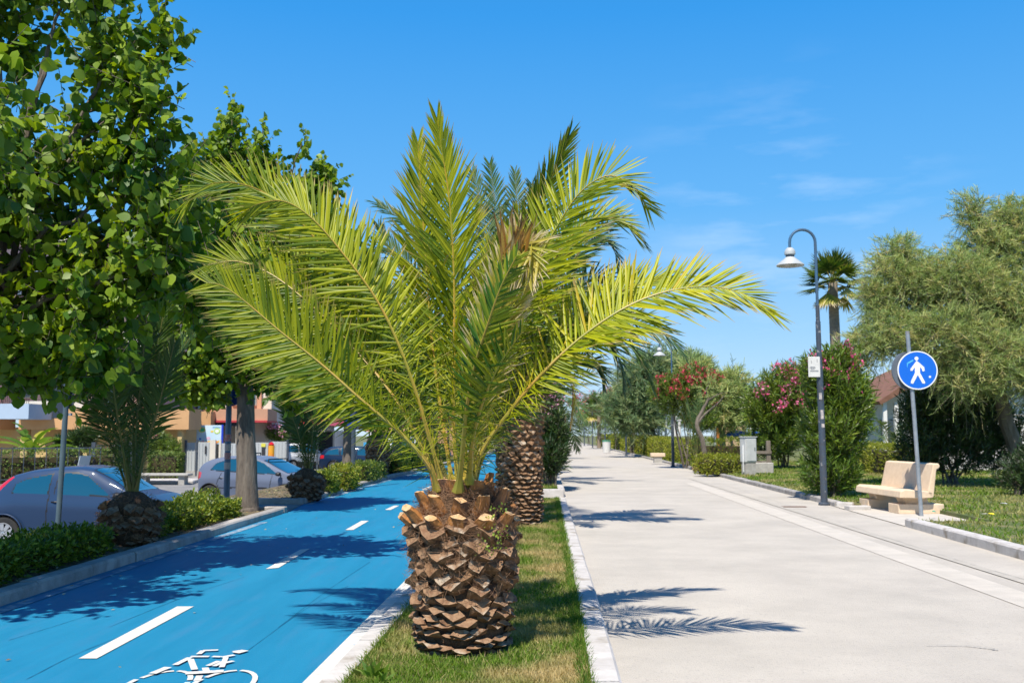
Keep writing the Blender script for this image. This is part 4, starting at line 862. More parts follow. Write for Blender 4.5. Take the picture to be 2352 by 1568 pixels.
hedge([(PR(84)+1, 84), (PR(120)+1, 120)], 1.2, 1.2, 'farthest hedge along the right kerb', n=50, m=M_hedgey, group=G_, leaf=.14)
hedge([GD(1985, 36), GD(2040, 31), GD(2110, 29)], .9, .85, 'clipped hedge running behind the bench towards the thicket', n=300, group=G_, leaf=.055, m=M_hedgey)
# low stone seat and bin near the kerb
t = thing('low_stone_seat', 'small low stone seat by the kerb before the second lamp post', 'seat', GD(1510, 44, .06)); mb = MB(); mb.box((0, 0, .34), (.62, .4, .16), bev=.02); mb.build('seat_slab', M_bench, t); mb = MB(); mb.box((0, 0, .13), (.34, .3, .26)); mb.build('foot', M_conc, t)
t = thing('litter_bin', 'small pale litter bin with green rim near the third lamp post', 'litter bin', GD(1393, 71, .06)); mb = MB(); mb.lathe([(.26, 0), (.3, .75), (.28, .78)], n=14); mb.build('bin_body', M_paper, t, smooth=True); mb = MB(); mb.lathe([(.31, .75), (.31, .84), (.24, .86)], n=14); mb.build('rim', mat('bin_green', (0.08, 0.25, 0.15), rough=.5), t)
# litter on the lawn
for (x, y, c_, lab) in [((2308), 1157, (0.75, 0.75, 0.8), 'crumpled white paper scrap on the right lawn'), (2145, 1176, (0.05, 0.45, 0.30), 'green bottle cap lying in the grass right of the sign pole'), (2279, 1182, (0.75, 0.62, 0.03), 'yellow wrapper on the right lawn'), (2262, 1182, (0.62, 0.6, 0.5), 'pale torn wrapper beside the yellow one on the lawn')]:
    p_ = G(x, y, .10); mb = MB(); q = [Vector((random.uniform(-.06, .06), random.uniform(-.05, .05), random.uniform(0, .03))) for _ in range(9)]
    import bmesh as _b
    bm = _b.new(); [bm.verts.new(v_) for v_ in q]; _b.ops.convex_hull(bm, input=bm.verts[:]); me = bpy.data.meshes.new('litter'); bm.to_mesh(me); bm.free(); o = link('litter', me, mat('litter_%d' % x, c_, rough=.5)); o.location = p_; tag(o, lab, 'litter')

# ---- tamarisk trees
def tammat(nm, a, b, c=None): return leafmat(nm, a, b, trans=.28, rough=.7, c3=c, spec=.15, tcol=(1.3, 1.25, .7))
M_tam = tammat('tamarisk_leaf', (0.22, 0.32, 0.10), (0.46, 0.52, 0.19), (0.60, 0.52, 0.22))
M_tamg = tammat('tamarisk_leaf_blue', (0.12, 0.21, 0.10), (0.26, 0.36, 0.17), (0.38, 0.42, 0.18))
def tamarisk(base, ells, label, trunk_pts=None, n=2000, m=None, slen=.75, per=26, st=.12, sw=.010, r0=.16, group=None, droop=.42, twig=.005, hollow=.5, limbs=14):
    base = Vector(base); t = thing('tamarisk_tree', label, 'tree', base, 0, group); P, d = in_ell(ells, n, hollow)
    k = P[:, 2] > base.z+.5; P = P[k]; d = d[k]; n = len(P)
    D = d*.8 + np.array([0, 0, .55]) + np.random.randn(n, 3)*.55; sl = slen*(.35+1.2*np.random.rand(n)**1.5); P = P - nrm(D)*(sl*.5)[:, None]
    LV, TW, _ = shoots(P, D, sl, per, st, sw, .75, 'strand', droop=droop, leafdroop=.22, twig=twig, jit=.5, var=np.random.rand(n))
    foliage_obj('crown', LV, m or M_tam, t, base)
    mb = MB(); tp = [Vector(p) for p in (trunk_pts or [base, base+Vector((0, 0, 1.5))])]; limb(mb, tp, r0, r0*.7, 9, 12, .015)
    for i in range(limbs):
        e = ells[i % len(ells)]; e_ = Vector((e[0]+random.uniform(-.5, .5)*e[3], e[1]+random.uniform(-.5, .5)*e[4], e[2]+random.uniform(-.2, .6)*e[5])); s0 = tp[-1]; md = s0.lerp(e_, .5) + Vector((random.uniform(-.3, .3), random.uniform(-.3, .3), random.uniform(-.1, .35)))
        limb(mb, [s0, md, e_], r0*.42, .012, 6, 12, .03)
    o = mb.build('trunk', M_bark, t, base, smooth=True); V, F = TW; link('twigs', fast_mesh('twigs', V, [F]), M_bark, o, base); return t
D = 23.5; b_ = GD(2330, D, .06)
tamarisk(b_, [E(2290, 560, D, 90, 90, 80), E(2200, 640, D-.5, 110, 100, 80), E(2080, 640, D, 105, 90, 85), E(2015, 690, D, 45, 60, 60), E(2330, 700, D-.5, 120, 100, 110), E(2180, 760, D-1, 120, 90, 70), E(2050, 760, D-.5, 80, 80, 60), E(2270, 810, D-1.2, 110, 90, 75), E(2230, 480, D, 40, 40, 55), E(2330, 500, D, 60, 60, 60), E(2060, 570, D, 50, 50, 40), E(2150, 830, D-.8, 50, 60, 40), E(2400, 850, D-.5, 90, 80, 80), E(2230, 865, D-1.3, 55, 60, 40), E(1985, 790, D, 42, 50, 50)],
         'large feathery yellow-green tamarisk tree filling the right edge, behind the sign', [b_, W(2335, 1040, D), W(2300, 930, D), W(2290, 830, D)], n=6200, slen=.8, per=28, st=.12, sw=.0095, r0=.20, limbs=26)
D = 58; b_ = GD(1500, D, .06)
tamarisk(b_, [E(1470, 880, D, 62, 60, 60), E(1500, 840, D, 55, 60, 40), E(1425, 940, D, 40, 60, 45), E(1470, 950, D, 55, 60, 50), E(1590, 850, D, 40, 60, 40)], 'blue-green rounded tamarisk tree behind the third lamp post', n=1500, m=M_tamg, slen=1.5, per=24, st=.30, sw=.03, r0=.2, droop=.2, twig=.01)
D = 50; b_ = GD(1660, D, .06)
tamarisk(b_, [E(1640, 900, D, 60, 60, 45), E(1680, 890, D, 45, 60, 42), E(1600, 870, D, 40, 60, 50), E(1665, 950, D, 50, 60, 40)], 'olive tamarisk tree behind the red oleander and the lawn posts', n=1300, slen=1.3, per=24, st=.27, sw=.026, r0=.18, droop=.2, twig=.01)
D = 75; b_ = GD(1455, D+6, .06)
tamarisk(b_, [E(1450, 900, D+6, 40, 60, 35), E(1560, 840, D+6, 50, 60, 30), E(1530, 880, D+6, 60, 60, 40)], 'distant tamarisk tree showing between the blue-green one and the lamp', n=900, slen=1.8, per=20, st=.42, sw=.045, r0=.2, droop=.2, m=M_tam, twig=.012)

# leaning bare little tree before the hedge
b_ = GD(1625, 31, .06); D = 31; t = thing('leaning_tree', 'thin leaning tree with a bare crooked trunk behind the yellow-green hedge clump', 'tree', b_)
mb = MB(); limb(mb, [b_, W(1612, 1010, D), W(1600, 975, D), W(1612, 945, D), W(1628, 915, D)], .085, .04, 8, 14, .01); limb(mb, [W(1600, 975, D), W(1620, 950, D), W(1650, 925, D), W(1665, 905, D)], .05, .012, 6, 10); limb(mb, [W(1628, 915, D), W(1622, 895, D), W(1634, 872, D)], .03, .008, 5, 8); limb(mb, [W(1625, 920, D), W(1650, 905, D), W(1675, 900, D)], .03, .008, 5, 8)
mb.build('trunk', M_bark, t, b_, smooth=True)
P, d = in_ell([E(1650, 905, D, 32, 30, 24), E(1625, 885, D, 22, 25, 22)], 90, .6); LV, TW, _ = shoots(P, d+[0, 0, .4], .3, 14, .06, .012, .8, 'strand', jit=.5); foliage_obj('crown', LV, M_tam, t, b_)
# litter-thin palm between the red oleander and the leaning tree
def small_palm(base, top, nf, ln, label, m=FRX, trunkr=.12, azs=None, elev=(60, 85), bend=(30, 70), cat='palm tree', name='date_palm', L=.32, per=40, w=.03, seed=1, group=None, trunk=True, rb=.02):
    rg = random.Random(seed); base = Vector(base); t = thing(name, label, cat, base, 0, group)
    if trunk: palm_trunk('trunk', t, base, base, [(0, trunkr), (top*.5, trunkr*1.05), (top, trunkr*.9)], max(3, int(top/.12)), 10, TK, prot=(.02, .05), seed=seed, coren=16)
    for i in range(nf):
        a = (azs[i] if azs else 2*math.pi*i/nf + rg.uniform(-.3, .3)); e = R(rg.uniform(*elev)); pts = arch(base+Vector((0, 0, top)), a, e, ln*rg.uniform(.8, 1.15), R(rg.uniform(*bend)), sway=rg.uniform(-.5, .5)); tv = Vector((math.cos(a), math.sin(a), 0)); sd_ = Vector((-tv.y, tv.x, 0))
        frond(t, base, pts, sd_, m, RAD, Lmax=L, per=per, vee=rg.uniform(.2, .5), width=w, r0=rb, seed=seed*50+i, k=16, folds=False, twist=rg.uniform(-.5, .5))
    return t
small_palm(GD(1600, 33.5, .06), .15, 7, 2.5, 'slender young palm with upright fading fronds beside the leaning tree', m=FRX, elev=(72, 88), bend=(10, 40), trunkr=.13, L=.35, per=34, w=.035, seed=6)
# fan palm behind the first lamp
def fan_palm(base, H, label, r=1.0, nf=22, rt=.2, seed=2, tip=(0, 0)):
    rg = random.Random(seed); np.random.seed(seed); base = Vector(base); t = thing('fan_palm', label, 'palm tree', base)
    mb = MB(); topc = base+Vector((tip[0], tip[1], H)); limb(mb, [base, base.lerp(topc, .5), topc], rt, rt*.8, 12, 12); mb.build('trunk', mat('fan_trunk', (0.30, 0.24, 0.17), (0.19, 0.15, 0.11), rough=.95, scale=5, stretch=(1, 1, 3), bump=.7), t, base)
    for i in range(nf):
        a = i*2.399; e = R(80 - 125*(i/nf)**1.1 + rg.uniform(-6, 6)); u = Vector((math.cos(a)*math.cos(e), math.sin(a)*math.cos(e), math.sin(e))); pl = r*.55; c_ = topc+u*pl
        mb = MB(); mb.tube([topc, topc+u*pl*.5+Vector((0, 0, .03)), c_], [.03, .02, .015], 5)
        sd_ = np.array(Vector((-math.sin(a), math.cos(a), 0))); U = np.array(u); nk = 26; an = np.linspace(-1.75, 1.75, nk); nm_ = np.cross(U, sd_)
        A = np.cos(an)[:, None]*U + np.sin(an)[:, None]*sd_ + nm_*(-.25)*np.abs(np.sin(an))[:, None]; B = np.cross(A, nm_)
        old = i > nf*.78
        LV = leaves(np.tile(np.array(c_), (nk, 1)), A+np.random.randn(nk, 3)*.03 + ([0, 0, -.5] if old else [0, 0, 0]), B, r*(.62+.1*np.random.rand(nk)), r*.085, 'lance')
        fo = foliage_obj('fan_leaf', LV, HALF if old else FRD, t, base); mb.build('leaf_stalk', RAD, fo, base)
    return t
D = 33; fan_palm(GD(1930, D, .06), W(1925, 655, D).z, 'tall fan palm with stiff dark green fans behind the nearest lamp post', r=1.05, tip=(-.1, 0))
D = 95; fan_palm(GD(1376, D, .06), 3.6, 'distant broad-leaved palm near the fourth lamp post', r=1.8, nf=14, rt=.2, seed=9)
random.seed(77); np.random.seed(77)

# ---- structures beyond the lawn
M_wht = mat('white_render', (0.66, 0.64, 0.60), (0.58, 0.56, 0.52), rough=.85, scale=3); M_wpost = mat('white_post_paint', (0.72, 0.70, 0.66), rough=.6)
for i, (px, y0, y1, D) in enumerate([(1513, 935, 1015, 60), (1530, 940, 1018, 58), (1551, 960, 1022, 56), (1561, 968, 1024, 54)]):
    b_ = GD(px, D, .05); hh = 1.24+(1000-y0)*D/FPX; t = thing('white_post', 'slim white lawn post, %s of four by the red oleander' % ['leftmost', 'second from left', 'third from left', 'rightmost'][i], 'post', b_, 0, 'white posts on the lawn')
    mb = MB(); mb.tube([(0, 0, 0), (0, 0, hh)], .075, 10); mb.build('shaft', M_wpost, t); mb = MB(); mb.box((0, 0, hh+.03), (.2, .2, .06)); mb.build('cap', M_wpost, t)
D = 60; b_ = GD(1680, D, .05); k = D/FPX; t = thing('beach_kiosk', 'small beach kiosk with a white frame and orange side wall beyond the hedge', 'kiosk', b_)
mb = MB(); mb.box((.2, 1.0, 1.05), (1.5, 1.6, 2.1)); mb.build('wall', mat('kiosk_wall', (0.50, 0.36, 0.22), (0.44, 0.31, 0.19), rough=.8, scale=2), t)
mb = MB()
for dx in (-1.0, -.55, 1.15): mb.box((dx, 0, 1.35), (.13, .13, 2.7))
mb.build('frame_post', M_wpost, t); mb = MB(); mb.box((.1, .4, 2.74), (2.6, 1.4, .10)); mb.build('roof_slab', M_wht, t)
mb = MB(); mb.box((-.82, -.05, 1.3), (.16, .08, 2.1)); mb.build('orange_panel', mat('orange_paint', (0.5, 0.16, 0.03), rough=.6), t)
b_ = GD(1708, 50, .05); t = thing('blue_tarpaulin', 'blue tarpaulin bundle lying behind the hedge by the kiosk', 'tarpaulin', b_)
mb = MB(); mb.tube([(-.9, 0, 1.2), (-.4, 0, 1.3), (.2, 0, 1.22), (.9, 0, 1.28)], [.08, .18, .15, .1], 8); mb.build('cover', mat('tarp_blue', (0.01, 0.07, 0.42), rough=.5), t); mb = MB(); [mb.box((x_, 0, .6), (.07, .3, 1.2)) for x_ in (-.6, .6)]; mb.build('trestle', M_wood, t)
# house with brown pitched roof
D = 46; b_ = GD(2060, D, .05); k = D/FPX; t = thing('beach_house', 'low beach house with brown pitched roof and white posts behind the sign pole', 'building', b_)
x0 = W(2012, 1000, D).x-b_.x; mb = MB(); mb.prism([(x0+.5, 0), (x0+.5, 2.85), (x0+1.9, 3.82), (x0+5.2, 5.38), (x0+13.8, 5.38), (x0+13.8, 0)], lambda a, b, d_: Vector((a, d_, b)), 1.4, 6.2); mb.build('wall', M_wht, t)
mb = MB()
mb.prism([(x0, 2.75), (x0+1.9, 4.0), (x0+5.2, 5.6), (x0+14, 5.6), (x0+14, 5.45), (x0+5.2, 5.42), (x0+.1, 2.6)], lambda a, b, d_: Vector((a, d_, b)), -.5, 6.5); mb.build('roof', mat('roof_brown', (0.16, 0.075, 0.045), (0.22, 0.11, 0.07), rough=.8, scale=3), t)
for px in (2030, 2056, 2073): mb = MB(); mb.box((W(px, 1000, D).x-b_.x, -.2, 1.35), (.17, .17, 2.7)); mb.build('porch_post', M_wpost, t)
mb = MB(); mb.box((x0+1.5, 1.36, 1.3), (1.5, .06, 1.3)); mb.build('window', glass('dark_window', (0.02, 0.05, 0.06)), t)
D = 54; b_ = GD(1985, D, .05); t = thing('beach_hut', 'little hut with a red-brown roof just right of the tall oleander', 'hut', b_)
mb = MB(); mb.box((0, 0, .9), (2.6, 2.4, 1.8)); mb.build('wall', M_wht, t); mb = MB(); mb.prism([(-1.7, 1.8), (1.7, 2.6), (1.7, 2.45), (-1.7, 1.66)], lambda a, b, d_: Vector((a, d_, b+.2)), -1.6, 1.6); mb.build('roof', mat('roof_redbrown', (0.22, 0.09, 0.06), (0.28, 0.13, 0.09), rough=.8, scale=3), t)
mb = MB(); mb.box((-.4, -1.22, 1.0), (1.1, .06, 1.0)); mb.build('window', glass('dark_window'), t)
small_palm(GD(2045, 40, .05), .7, 11, 1.7, 'small bushy palm standing before the beach house porch', elev=(5, 75), bend=(30, 80), seed=8, L=.4, per=30, w=.04)
# white wall behind the thicket
a_, c_ = GD(2085, 34), GD(2500, 34); t = thing('garden_wall', 'white rendered wall glimpsed through the dark thicket on the right', 'wall', (a_.x, 34, 0)); mb = MB(); mb.box(((c_.x-a_.x)/2, 0, .95), (c_.x-a_.x, .2, 1.9)); mb.build('panel', M_wht, t); mb = MB(); mb.box(((c_.x-a_.x)/2, 0, 1.93), (c_.x-a_.x, .28, .06)); mb.build('coping', M_conc, t)
# background greenery far on the right
for i, (px, D, r, cy, lab) in enumerate([(1720, 75, 60, 935, 'far green shrub mass behind the kiosk'), (1800, 80, 70, 950, 'far shrub mass behind the broad oleander'), (1370, 170, 45, 950, 'farthest green tree crown right of the vanishing point'), (1520, 90, 60, 950, 'dark shrubs behind the white posts'), (1950, 70, 30, 975, 'far shrubs seen left of the little hut')]):
    oleander(GD(px, D, .0), [E(px, cy+20, D, r, r, 40), E(px-r*.6, cy+15, D, r*.7, r, 32), E(px+r*.5, cy+8, D, r*.7, r, 36)], lab, n=420, leaf=.3, m=M_ole, flowers=0, stems=4, per=9, slen=.7, name='shrub')

# ================================================================ THE MEDIAN BEHIND THE LARGE PALM
random.seed(31); np.random.seed(31)
P2 = Vector((.10, 13.95, .03)); t = thing('date_palm', 'taller date palm with a thick columnar trunk, standing right behind the squat one', 'palm tree', P2)
palm_trunk('trunk', t, P2, P2, [(0, .325), (.2, .335), (.6, .31), (1.2, .30), (1.55, .33), (1.9, .36), (2.2, .30)], [(.03+i*.055, .055, 19) for i in range(13)] + [(.76+i*.072, .075, 16) for i in range(10)] + [(1.5+i*.10, .105, 12) for i in range(7)], 0, TK, jit=.2, prot=(.025, .055), seed=8)
fibres(t, P2, P2, [(1.2, .33), (2.2, .36)], 500, .14, FIB, seed=3, r=.003)
D = 13.95
F2 = [dict(p=[(1190, 905, D), (1180, 780, D+.2), (1165, 620, D+.5), (1140, 480, D+.8), (1125, 378, D+.9)], s=(1, 0, 0)), dict(p=[(1195, 905, D), (1195, 760, D+.3), (1192, 600, D+.6), (1188, 480, D+.8), (1183, 398, D+.9)], s=(1, .2, 0)),
      dict(p=[(1190, 905, D), (1160, 760, D+.2), (1130, 600, D+.5), (1105, 470, D+.7), (1085, 395, D+.8)], s=(1, .1, .2)), dict(p=[(1190, 905, D), (1210, 760, D+.2), (1225, 620, D+.4), (1228, 510, D+.5), (1222, 425, D+.5)], s=(1, 0, -.1)),
      dict(p=[(1180, 905, D), (1120, 780, D), (1040, 640, D-.1), (960, 530, D-.2), (900, 490, D-.2), (868, 468, D-.2)], s=(.4, .6, .7)), dict(p=[(1180, 905, D), (1100, 800, D), (1010, 690, D-.2), (930, 600, D-.3), (885, 555, D-.3), (870, 520, D-.3)], s=(.3, .5, .8)),
      dict(p=[(1200, 900, D), (1240, 760, D), (1295, 640, D), (1340, 565, D), (1380, 545, D), (1410, 575, D), (1422, 620, D)], s=(-.4, .5, .75)), dict(p=[(1200, 900, D), (1250, 800, D), (1310, 690, D+.1), (1360, 640, D+.2), (1405, 650, D+.2), (1440, 700, D+.2)], s=(-.4, .5, .75)),
      dict(p=[(1205, 905, D), (1270, 820, D), (1350, 750, D-.1), (1440, 735, D-.2), (1510, 755, D-.2), (1550, 785, D-.2), (1570, 812, D-.2)], s=(-.2, .6, .8), v=.15), dict(p=[(1205, 910, D), (1270, 850, D-.1), (1340, 790, D-.2), (1400, 770, D-.3), (1450, 790, D-.3), (1478, 840, D-.3), (1498, 890, D-.3)], s=(-.2, .6, .8)),
      dict(p=[(1205, 910, D), (1260, 850, D+.2), (1320, 790, D+.3), (1370, 770, D+.4), (1410, 800, D+.4), (1428, 850, D+.4), (1432, 890, D+.4)], s=(.2, .7, .6)), dict(p=[(1210, 915, D), (1260, 880, D), (1310, 840, D), (1350, 830, D), (1378, 850, D), (1385, 885, D)], s=(.2, .7, .6), L=.36),
      dict(p=[(1180, 915, D), (1120, 860, D), (1050, 800, D), (980, 760, D), (910, 770, D), (860, 810, D)], s=(.2, .7, .7)), dict(p=[(1190, 905, D), (1210, 800, D-.5), (1240, 720, D-1), (1270, 690, D-1.4), (1290, 700, D-1.7)], s=(1, .3, 0)),
      dict(p=[(1190, 905, D), (1150, 800, D-.5), (1110, 720, D-1), (1080, 690, D-1.5), (1060, 700, D-1.9)], s=(1, .3, 0)), dict(p=[(1190, 905, D), (1195, 800, D+.8), (1200, 720, D+1.5), (1210, 700, D+2.1), (1215, 720, D+2.6)], s=(1, .3, 0)),
      dict(p=[(1205, 900, D), (1290, 790, D+.4), (1370, 700, D+.8), (1430, 660, D+1.0), (1480, 670, D+1.2)], s=(-.2, .6, .8)), dict(p=[(1200, 900, D), (1255, 740, D), (1315, 610, D), (1360, 540, D), (1410, 510, D), (1450, 520, D), (1480, 560, D)], s=(-.4, .5, .7))]
for i, d in enumerate(F2):
    frond(t, P2, [W(*q) for q in d['p']], d['s'], FRX if i % 3 else FRD, RAD, Lmax=d.get('L', .50), per=74, vee=d.get('v', .3), ang=(70, 55, 24), droop=.15, width=.032, r0=.03, seed=200+i, k=30)
# dead hanging leaves under its crown
for i, (a, l) in enumerate([(-.3, .9), (.25, 1.0), (-1.3, .8), (-2.3, .9)]):
    p0 = P2 + Vector((.33*math.cos(a), .33*math.sin(a), 2.1)); pts = [p0, p0+Vector((math.cos(a)*.3, math.sin(a)*.3, .1)), p0+Vector((math.cos(a)*.45, math.sin(a)*.45, -.25*l)), p0+Vector((math.cos(a)*.42, math.sin(a)*.42, -.75*l))]
    frond(t, P2, pts, (-math.sin(a), math.cos(a), 0), DRY if i % 2 else HALF, TK[2], Lmax=.22, per=26, ang=(35, 20, 12), droop=.3, width=.014, r0=.02, seed=260+i, k=14, name='dead_frond')
def round_palm(base, H, label, nf=26, ln=2.6, rt=.3, m=FRX, seed=1, L=.45, per=46, dead=4, bottom=-15, group=None, rows=None, w=.04, top=82):
    rg = random.Random(seed); base = Vector(base); t = thing('date_palm', label, 'palm tree', base, 0, group); rows = rows or max(5, int(H/.1))
    palm_trunk('trunk', t, base, base, [(0, rt*1.02), (H*.3, rt), (H*.75, rt*1.05), (H, rt*.8)], rows, 14, TK, jit=.2, prot=(.03, .06), seed=seed, coren=20)
    for i in range(nf):
        a = i*2.399+rg.uniform(-.2, .2); e = R(top - (top-bottom)*(i/nf)**1.15 + rg.uniform(-7, 7)); b = base+Vector((0, 0, H-.05)); l = ln*rg.uniform(.85, 1.12)
        pts = arch(b, a, e, l, R(rg.uniform(50, 95)), n=7, sway=rg.uniform(-.3, .3)); sd_ = (-math.sin(a), math.cos(a), 0)
        frond(t, base, pts, sd_, m, RAD, Lmax=L, per=per, vee=rg.uniform(.15, .5), ang=(68, 54, 24), droop=.15, width=w, r0=.03, seed=seed*100+i, k=18, folds=False, twist=rg.uniform(-.5, .5))
    for i in range(dead):
        a = rg.uniform(0, 6.28); b = base+Vector((rt*math.cos(a), rt*math.sin(a), H-.15)); u = Vector((math.cos(a), math.sin(a), 0)); pts = [b, b+u*.4+Vector((0, 0, -.1)), b+u*.5+Vector((0, 0, -.6)), b+u*.45+Vector((0, 0, -1.2))]
        frond(t, base, pts, (-math.sin(a), math.cos(a), 0), DRY, TK[2], Lmax=.3, per=24, ang=(40, 25, 12), droop=.3, width=w*.7, r0=.02, seed=seed*100+60+i, k=12, folds=False, name='dead_frond')
    return t
PAL = 'palms along the median'
def med(Y): return (ML(Y)+MR(Y))/2
round_palm((med(27)+.1, 27, .11), 2.1, 'third palm of the median, its drooping crown showing right of the second trunk', ln=2.5, seed=3, group=PAL, rt=.33)
round_palm((med(38), 38, .11), 2.2, 'fourth palm of the median, partly behind the third', ln=2.5, seed=4, group=PAL, per=34, w=.05)
round_palm((med(54), 54, .11), 2.3, 'fifth palm of the median, small in the distance', ln=2.5, seed=5, group=PAL, per=26, w=.07, dead=2)
# oleanders on the raised median island
D = 22.5; b_ = GD(1255, D, .11)
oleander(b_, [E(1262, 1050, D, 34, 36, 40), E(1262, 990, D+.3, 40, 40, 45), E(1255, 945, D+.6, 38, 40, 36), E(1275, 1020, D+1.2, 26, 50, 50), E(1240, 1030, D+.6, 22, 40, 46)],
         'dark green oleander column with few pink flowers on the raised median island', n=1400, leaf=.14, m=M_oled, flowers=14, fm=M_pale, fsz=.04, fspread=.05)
for (px, cy, D, r, lab, fm, nf) in [(1283, 915, 33, 30, 'loose oleander with pale pink blossom above the dark column on the median', M_pale, 24), (1290, 935, 46, 26, 'median oleander with faded red blossom, farther along', M_red, 40), (1287, 950, 64, 22, 'small far median oleander near the vanishing point', M_red, 40), (1284, 965, 95, 18, 'tiny far median oleander at the vanishing point', M_red, 20)]:
    Y = D; b_ = Vector((med(Y)+.2, Y, .11)); cxp = 1176+b_.x/Y*FPX
    oleander(b_, [E(cxp, cy+25, D, r, r, 40), E(cxp+8, cy, D, r*.9, r, 32), E(cxp-10, cy+8, D, r*.8, r, 30)], lab, n=500, leaf=.2, flowers=nf, fm=fm, fsz=.07, stems=4, per=9, slen=.5, fspread=.1)

# ================================================================ LEFT-HAND STRIP
random.seed(41); np.random.seed(41)
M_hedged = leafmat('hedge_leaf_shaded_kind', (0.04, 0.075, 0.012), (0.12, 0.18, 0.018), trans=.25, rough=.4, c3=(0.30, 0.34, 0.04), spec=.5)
G2 = 'hedges on the strip left of the blue path'
def SP(px, D, z=.05): return GD(px, D, z)
hedge([(PL(6)-.70, 5.6), (PL(8)-.68, 8), (PL(10.4)-.66, 10.35)], .52, .21, 'nearest clipped hedge at the left edge, ending at the shaggy young palm', n=700, m=M_hedge, group=G2, leaf=.045, per=6)
hedge([(PL(11.6)-.70, 11.75), (PL(13.5)-.68, 13.6), (PL(15.4)-.66, 15.0)], .52, .22, 'clipped hedge between the shaggy young palm and the poplar trunk', n=650, m=M_hedge, group=G2, leaf=.045, per=6)
hedge([(PL(15.6)-1.35, 15.5), (PL(15.6)-1.15, 16.1)],   .3, .26, 'small hedge tuft right behind the poplar trunk', n=500, m=M_hedge, group=G2, leaf=.045)
hedge([GD(740, 20.6), GD(752, 21.5)], .45, .38, 'small hedge block right of the third stubby palm', n=600, m=M_hedge, group=G2, leaf=.05)
hedge([GD(778, 22.2), GD(802, 23.2)], .5, .44, 'bright yellow-green hedge block left of the strip pole', n=600, m=M_hedgey, group=G2, leaf=.05)
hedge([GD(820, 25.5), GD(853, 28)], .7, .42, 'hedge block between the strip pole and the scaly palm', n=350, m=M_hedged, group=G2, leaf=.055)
hedge([GD(893, 31.5), GD(912, 33)], .8, .48, 'hedge block right of the scaly palm', n=300, m=M_hedgey, group=G2, leaf=.06)
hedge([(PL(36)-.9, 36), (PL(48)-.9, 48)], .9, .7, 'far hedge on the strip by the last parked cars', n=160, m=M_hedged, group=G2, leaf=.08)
# young palms on the strip
TKD = (TK[0], mat('boot_face_dark', (0.30, 0.20, 0.12), (0.16, 0.09, 0.05), rough=.9, scale=22, bump=.5, bscale=90, c3=(0.30, 0.22, 0.15), s3=9), TK[2])
def strip_palm(base, H, rt, fr, label, seed, D, m=FRD, L=.34, per=70, w=.024, rows=None):
    base = Vector(base); t = thing('date_palm', label, 'palm tree', base)
    palm_trunk('trunk', t, base, base, [(0, rt*.85), (H*.2, rt*.95), (H*.6, rt), (H*.88, rt*.92), (H*1.08, rt*.45)], rows or [(.03+i*.075, .08, 15) for i in range(int(H/.075))], 12, TKD, jit=.5, prot=(.05, .10), seed=seed, coren=18)
    fibres(t, base, base, [(0, rt), (H*.6, rt*1.05), (H, rt*.5)], 700, .10, FIB, seed=seed, r=.002)
    for i, d in enumerate(fr): frond(t, base, [W(*q) for q in d[0]], d[1], d[2] if len(d) > 2 else m, RAD, Lmax=L, per=per, vee=.35, ang=(62, 48, 22), droop=.06, width=w, r0=.022, seed=seed*40+i, k=30, start=.12)
    return t
D = 11.1; z = 1140
FL = [([(300, z, D), (270, 1020, D-.1), (225, 880, D-.3), (190, 790, D-.5), (150, 740, D-.7)], (.6, .4, .6)), ([(303, z, D), (285, 1000, D-.1), (255, 850, D-.2), (235, 720, D-.2), (215, 640, D-.2)], (1, .3, 0)),
      ([(306, z, D), (305, 1000, D-.2), (308, 850, D-.4), (310, 730, D-.5), (312, 660, D-.5)], (1, 0, 0)), ([(308, z, D), (325, 1000, D), (350, 850, D+.1), (372, 740, D+.1), (385, 660, D+.1)], (.9, .3, -.3)),
      ([(310, z, D), (340, 1010, D), (385, 870, D), (420, 800, D), (455, 755, D), (492, 725, D-.1)], (-.3, .6, .7), FRX), ([(308, z, D), (330, 1010, D+.3), (345, 880, D+.6), (350, 760, D+.8), (350, 690, D+.9)], (1, .2, 0)),
      ([(298, z, D), (262, 1040, D), (215, 930, D-.1), (190, 860, D-.2), (180, 800, D-.2)], (.5, .5, .6)), ([(300, z, D), (280, 1020, D-.3), (262, 900, D-.6), (250, 800, D-.9), (240, 740, D-1.1)], (1, .2, 0)),
      ([(310, z, D), (335, 1030, D-.2), (365, 930, D-.4), (385, 850, D-.6), (400, 790, D-.7)], (.8, .3, -.3)), ([(306, z, D), (312, 1000, D-.2), (325, 860, D-.5), (335, 750, D-.7), (340, 680, D-.8)], (1, .1, 0)), ([(302, z, D), (292, 1000, D+.3), (275, 860, D+.5), (262, 760, D+.7), (250, 690, D+.8)], (1, .1, 0))]
strip_palm(SP(307, D), .52, .29, FL, 'shaggy young palm with upright dark fronds, beside the nearest parked car', 5, D)
D = 18.9; z = 1085
FL = [([(705, z, D), (690, 1020, D), (668, 960, D), (645, 920, D), (620, 895, D)], (.5, .5, .6)), ([(706, z, D), (698, 1010, D), (685, 930, D), (675, 880, D), (665, 840, D)], (1, .2, .1)), ([(708, z, D), (708, 1000, D), (706, 920, D), (704, 870, D), (703, 830, D)], (1, 0, 0)),
      ([(710, z, D), (720, 1010, D), (735, 940, D), (750, 890, D), (765, 860, D)], (.9, .3, -.3)), ([(712, z, D), (730, 1020, D), (752, 965, D), (775, 930, D), (800, 915, D)], (-.3, .6, .7)), ([(706, z, D), (694, 1030, D-.2), (680, 980, D-.4), (660, 935, D-.6)], (.8, .3, .2)), ([(709, z, D), (716, 1020, D-.2), (722, 960, D-.4), (730, 910, D-.5), (738, 880, D-.6)], (1, .2, 0))]
